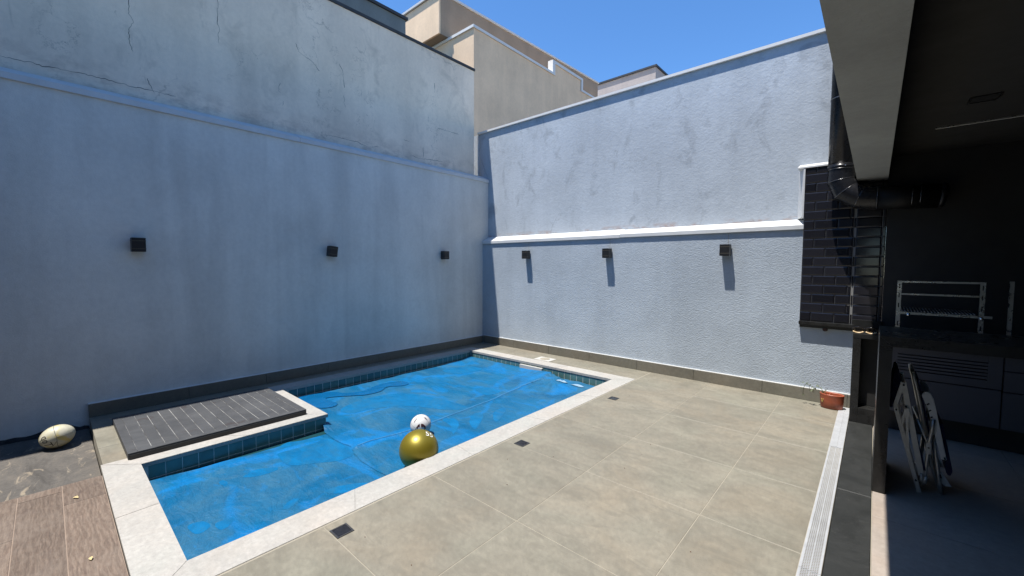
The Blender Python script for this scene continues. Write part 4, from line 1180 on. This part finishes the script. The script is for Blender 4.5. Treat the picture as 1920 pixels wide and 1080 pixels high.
m = MB((.2, cyf, 2.3)); m.tube([(cx+.30, cyf, 2.325), (.45, cyf, 2.30)], rf, 40); m.done('level_run', M['duct_shaded'], FP)
for xc in (-.012, .25, .31): ring((xc, cyf, 2.325-.033*(xc-cx-.3)), (1, 0, -.03), rf+.004, .006, M['duct_edge'], 'collar_bead')
m = MB((.47, cyf, 2.28)); m.tube([(.451, cyf, 2.30), (.475, cyf, 2.297), (.490, cyf, 2.295)], [rf+.002, rf+.002, rf*.9], 32); m.done('end_cap', M['duct'], FP)
m = MB((cx+.04, cyf-rf, 2.688)); bmesh.ops.create_uvsphere(m.bm, u_segments=8, v_segments=6, radius=.006)
for v in m.bm.verts: v.co += Vector((0, -.004, 0))
m.done('screw', M['screw'], FP)

# ---- barbecue counter along the end wall
BC = thing('barbecue_counter', 'black granite barbecue counter running along the end wall of the veranda', 'counter', (.6, 5.6, 0))
box('end_post', -.143, -.078, 5.452, 5.985, .0025, .872, M['granite'], BC, .002)
box('end_top', -.1445, .060, 5.450, 5.968, .8725, .920, M['granite'], BC, .003)
box('upstand', -.170, .080, 5.936, 5.9595, .9205, 1.014, M['granite'], BC, .002)
box('recess_panel', -.0775, .060, 5.60, 5.62, .16, .872, M['interior_black'], BC)
box('plinth', -.0775, .060, 5.452, 5.598, .0025, .158, M['granite'], BC, .002)
box('worktop', .0605, 2.8, 5.36, 5.985, .852, .920, M['granite'], BC, .003)
CB = thing('barbecue_cabinet', 'anthracite base cabinet with louvred panel doors and drawers under the barbecue', 'cabinet', (.8, 5.45, 0))
box('carcass', .12, 2.8, 5.42, 5.98, .20, .850, M['slot_dark'], CB)
box('toe_kick', .12, 2.8, 5.47, 5.98, .0025, .1995, M['interior_black'], CB)
zf = 5.40
# louvred panel: frame with slots, slats between
pz0, pz1 = .545, .846; px0, px1 = .125, .855
box('louvre_frame', px0, .196, zf, zf+.018, pz0, pz1, M['cabinet'], CB); box('louvre_frame', .772, px1, zf, zf+.018, pz0, pz1, M['cabinet'], CB)
sl = [pz1]+[.772-.0262*i for i in range(7)]
for i in range(6):
    top = .846 if i == 0 else .772-.0300*(i-1)-.010
    bot = .772-.0300*i if i < 6 else pz0
    box('louvre_slat', .1965, .7715, zf, zf+.018, bot, top, M['cabinet'], CB)
box('louvre_slat', .1965, .7715, zf, zf+.018, pz0, .772-.0300*5-.010, M['cabinet'], CB)
box('door', px0, px1, zf, zf+.018, .205, .535, M['cabinet'], CB)
for (a, c) in ((.715, .846), (.535, .705), (.205, .525)):
    box('drawer', .865, 1.45, zf, zf+.018, a, c, M['cabinet'], CB)
    box('drawer', 1.46, 2.05, zf, zf+.018, a, c, M['cabinet'], CB)
# grill rack standing on the counter
GR = thing('grill_rack', 'stainless grill rack with slotted uprights standing on the black counter', 'grill', (.46, 5.6, .92))
m = MB((.18, 5.6, .92)); m.box(.172, .204, 5.588, 5.612, .9205, 1.465)
m.done('upright', M['steel'], GR)
m = MB((.74, 5.6, .92)); m.box(.722, .754, 5.588, 5.612, .9205, 1.465); m.done('upright', M['steel'], GR)
for xu in (.188, .738):
    for zz_ in (1.02, 1.20, 1.30, 1.39): box('slot', xu-.004, xu+.004, 5.5868, 5.5878, zz_, zz_+.045, M['slot_dark'], GR)
box('top_rail', .2045, .7215, 5.59, 5.61, 1.447, 1.463, M['steel'], GR)
box('middle_rail', .2045, .7215, 5.585, 5.605, 1.326, 1.341, M['steel'], GR)
box('spit_rail', .2045, .800, 5.560, 5.584, 1.138, 1.160, M['steel'], GR)
m = MB((.46, 5.75, 1.165))
for i in range(22): m.tube([(.215+.023*i, 5.575, 1.166), (.215+.023*i, 5.93, 1.180)], .003, 5)
m.done('grill_bars', M['steel'], GR)
for xk in (.262, .735):
    m = MB((xk, 5.548, 1.135)); bmesh.ops.create_uvsphere(m.bm, u_segments=16, v_segments=10, radius=.015); 
    for f in m.bm.faces: f.smooth = True
    m.done('knob', M['screw'], GR)
box('foot_rail', .2045, .7215, 5.59, 5.61, .9205, .940, M['steel'], GR)
UPG = tag(box('steel_upright', .862, .886, 5.39, 5.415, .9205, 1.48, M['steel']), 'thin grey steel upright on the barbecue counter at the right edge', 'post')

# sunglasses on the counter end
SG = thing('sunglasses', 'dark sunglasses with lower rims coloured tan for light through the lenses lying on the black counter end', 'sunglasses', (-.06, 5.52, .92))
for sx in (-1, 1):
    c = Vector((-.055+sx*.050, 5.500, .955))
    m = MB(c); ringp = []
    for i in range(24):
        t = 2*math.pi*i/24; ringp.append(c+Vector((.045*math.cos(t), -.012*math.sin(t)*.6+.006*abs(math.cos(t)), .026*math.sin(t)+(.004 if math.sin(t) > 0 else 0))))
    m.tube(ringp+ringp[:1], .0055, 6, False); m.done('rim', M['lens_dark'], SG)
    m = MB(c); m.bm.faces.new([m.bm.verts.new((p-c)*.95) for p in ringp]); m.done('lens', M['lens_dark'], SG)
    m = MB(c); m.tube([c+Vector((.046*math.cos(t), -.008, .0285*math.sin(t)-.002)) for t in [math.pi*(1.14+.72*i/12) for i in range(13)]], [.003]+[.0085]*11+[.003], 6); m.done('lens_light_rim', M['rim_glow'], SG)
    m = MB(c); m.tube([c+Vector((sx*.046, .004, .010)), c+Vector((sx*.048, .07, .012)), c+Vector((sx*.040, .13, -.028))], [.0045, .0035, .003], 6); m.done('temple', M['lens_dark'], SG)
m = MB((-.055, 5.5, .96)); m.tube([(-.066, 5.497, .966), (-.055, 5.494, .970), (-.044, 5.497, .966)], .0035, 6); m.done('bridge', M['lens_dark'], SG)

# ---- island counter with mitred leg
IC = thing('island_counter', 'black granite island counter with a mitred slab leg at its left end', 'counter', (.5, 4.2, 0))
yI0, yI1 = 3.845, 4.50
m = MB((.08, 4.2, 0)); m.prism([(.043, .0025), (.113, .0025), (.113, 1.0495), (.0437, 1.1185), (.043, 1.1185)], 'y', yI0, yI1); m.done('slab_leg', M['granite'], IC)
m = MB((.9, 4.2, 1.1)); m.prism([(.0445, 1.1190), (.1135, 1.0500), (2.2, 1.0500), (2.2, 1.1190)], 'y', yI0, yI1); m.done('countertop', M['granite'], IC)
box('slab_leg', 2.13, 2.2, yI0, yI1, .0025, 1.0495, M['granite'], IC)

# ---- folding chairs stowed under the island
def chair_A():
    t = thing('folding_chair', 'folded aluminium chair with flat bars standing behind the black slab leg', 'folding chair', (.24, 4.2, 0), 'folded chairs under the island')
    def sd(y):
        m = MB((.24, y, 0)); m.bar((.182, y, .772), (.147, y, .593), .022, .008); m.bar((.147, y, .600), (.296, y, .002), .024, .009); m.done('front_bar', M['alu'], t)
        m = MB((.24, y, 0)); m.bar((.184, y+.012, .772), (.304, y+.012, .123), .030, .008); m.done('rear_bar', M['alu'], t)
        m = MB((.24, y, 0)); m.bar((.206, y-.010, .585), (.183, y-.010, .457), .016, .006); m.bar((.207, y-.011, .590), (.223, y-.011, .530), .024, .006); m.bar((.211, y-.012, .545), (.227, y-.012, .281), .015, .006); m.done('link_bar', M['alu'], t)
        m = MB((.24, y, 0)); m.tube([(.304, y+.012, .14), (.306, y+.014, .085), (.322, y+.016, .075), (.330, y+.018, .12)], .011, 8); m.done('bent_tube', M['alu'], t)
        for (x, z) in ((.155, .568), (.205, .600), (.227, .285), (.276, .085), (.186, .755)):
            m = MB((x, y-.008, z)); m.tube([(x, y-.014, z), (x, y+.004, z)], .006, 8); m.done('rivet', M['black_plastic'], t)
    sd(4.045); sd(4.43)
    m = MB((.24, 4.2, 0)); m.tube([(.29, 4.045, .035), (.29, 4.43, .035)], .009, 8); m.tube([(.185, 4.045, .745), (.185, 4.43, .745)], .009, 8); m.done('cross_tube', M['alu'], t)
    # navy sling: back and seat
    m = MB((.15, 4.2, .6)); m.prism([(.140, .858), (.157, .850), (.176, .770), (.150, .600), (.128, .560), (.118, .575), (.125, .74)], 'y', 4.075, 4.41)
    bmesh.ops.bevel(m.bm, geom=list(m.bm.edges), offset=.006, segments=2, affect='EDGES'); m.done('backrest', M['navy'], t)
    m = MB((.27, 4.2, .3)); m.bar((.235, 4.2375, .52), (.318, 4.2375, .16), .016, .35); m.done('seat', M['navy'], t)
chair_A()
def chair_B():
    t = thing('folding_chair', 'folded chair with bent tubes and a white slotted arm under the black island', 'folding chair', (.34, 4.3, 0), 'folded chairs under the island')
    def sd(y):
        m = MB((.34, y, 0)); m.tube([(.236, y, .838), (.241, y, .80), (.254, y, .754), (.322, y, .40)], .011, 10); m.tube([(.27, y+.014, .505), (.33, y+.014, .345), (.352, y+.014, .20), (.405, y+.014, .012)], .0105, 10); m.done('back_tube', M['alu'], t)
        m = MB((.34, y, 0)); m.prism([(.283, .690), (.300, .722), (.325, .716), (.345, .676), (.355, .625), (.426, .258), (.398, .258), (.318, .60)], 'y', y-.020, y-.006)
        bmesh.ops.bevel(m.bm, geom=list(m.bm.edges), offset=.004, segments=2, affect='EDGES'); m.done('arm_panel', M['alu_panel'], t)
        for k_ in range(3): 
            q = MB((.34, y, .6)); q.bar((.312+.010*k_, y-.0212, .628-.045*k_), (.324+.010*k_, y-.0212, .640-.045*k_), .008, .002); q.done('arm_slot', M['slot_dark'], t)
        m = MB((.34, y, 0)); m.tube([(.347, y-.03, .530), (.345, y-.03, .46), (.331, y-.03, .345), (.331, y-.03, .30), (.323, y-.03, .098), (.312, y-.028, .062), (.300, y-.02, .075)], .0115, 10); m.done('front_tube', M['alu'], t)
        m = MB((.34, y, 0)); m.bar((.331, y-.042, .365), (.332, y-.042, .285), .026, .005); m.done('hinge_plate', M['alu'], t)
        m = MB((.34, y, 0)); m.tube([(.357, y+.005, .41), (.374, y+.005, .263), (.388, y+.003, .17), (.398, y, .08), (.408, y, .013)], [.0095, .0095, .0115, .0105, .010], 10); m.done('rear_tube', M['alu'], t)
        m = MB((.34, y, 0)); m.prism([(.396, .150), (.409, .155), (.459, .068), (.430, .062), (.412, .075)], 'y', y+.022, y+.030); m.done('foot_plate', M['alu_panel'], t)
        for (x, z) in ((.331, .33), (.413, .275), (.40, .14)):
            m = MB((x, y-.02, z)); m.tube([(x, y-.048, z), (x, y+.01, z)], .005, 8); m.done('rivet', M['black_plastic'], t)
    sd(4.105); sd(4.47)
    m = MB((.34, 4.3, 0)); m.tube([(.408, 4.105, .014), (.408, 4.47, .014)], .010, 8); m.tube([(.237, 4.105, .835), (.237, 4.47, .835)], .010, 8); m.done('cross_tube', M['alu'], t)
    m = MB((.27, 4.3, .6)); m.bar((.262, 4.288, .79), (.345, 4.288, .36), .014, .335); m.done('backrest', M['navy'], t)
    m = MB((.42, 4.3, .3)); m.prism([(.385, .50), (.400, .50), (.462, .175), (.450, .135), (.432, .150)], 'y', 4.13, 4.45)
    bmesh.ops.bevel(m.bm, geom=list(m.bm.edges), offset=.005, segments=2, affect='EDGES'); m.done('seat', M['navy'], t)
chair_B()
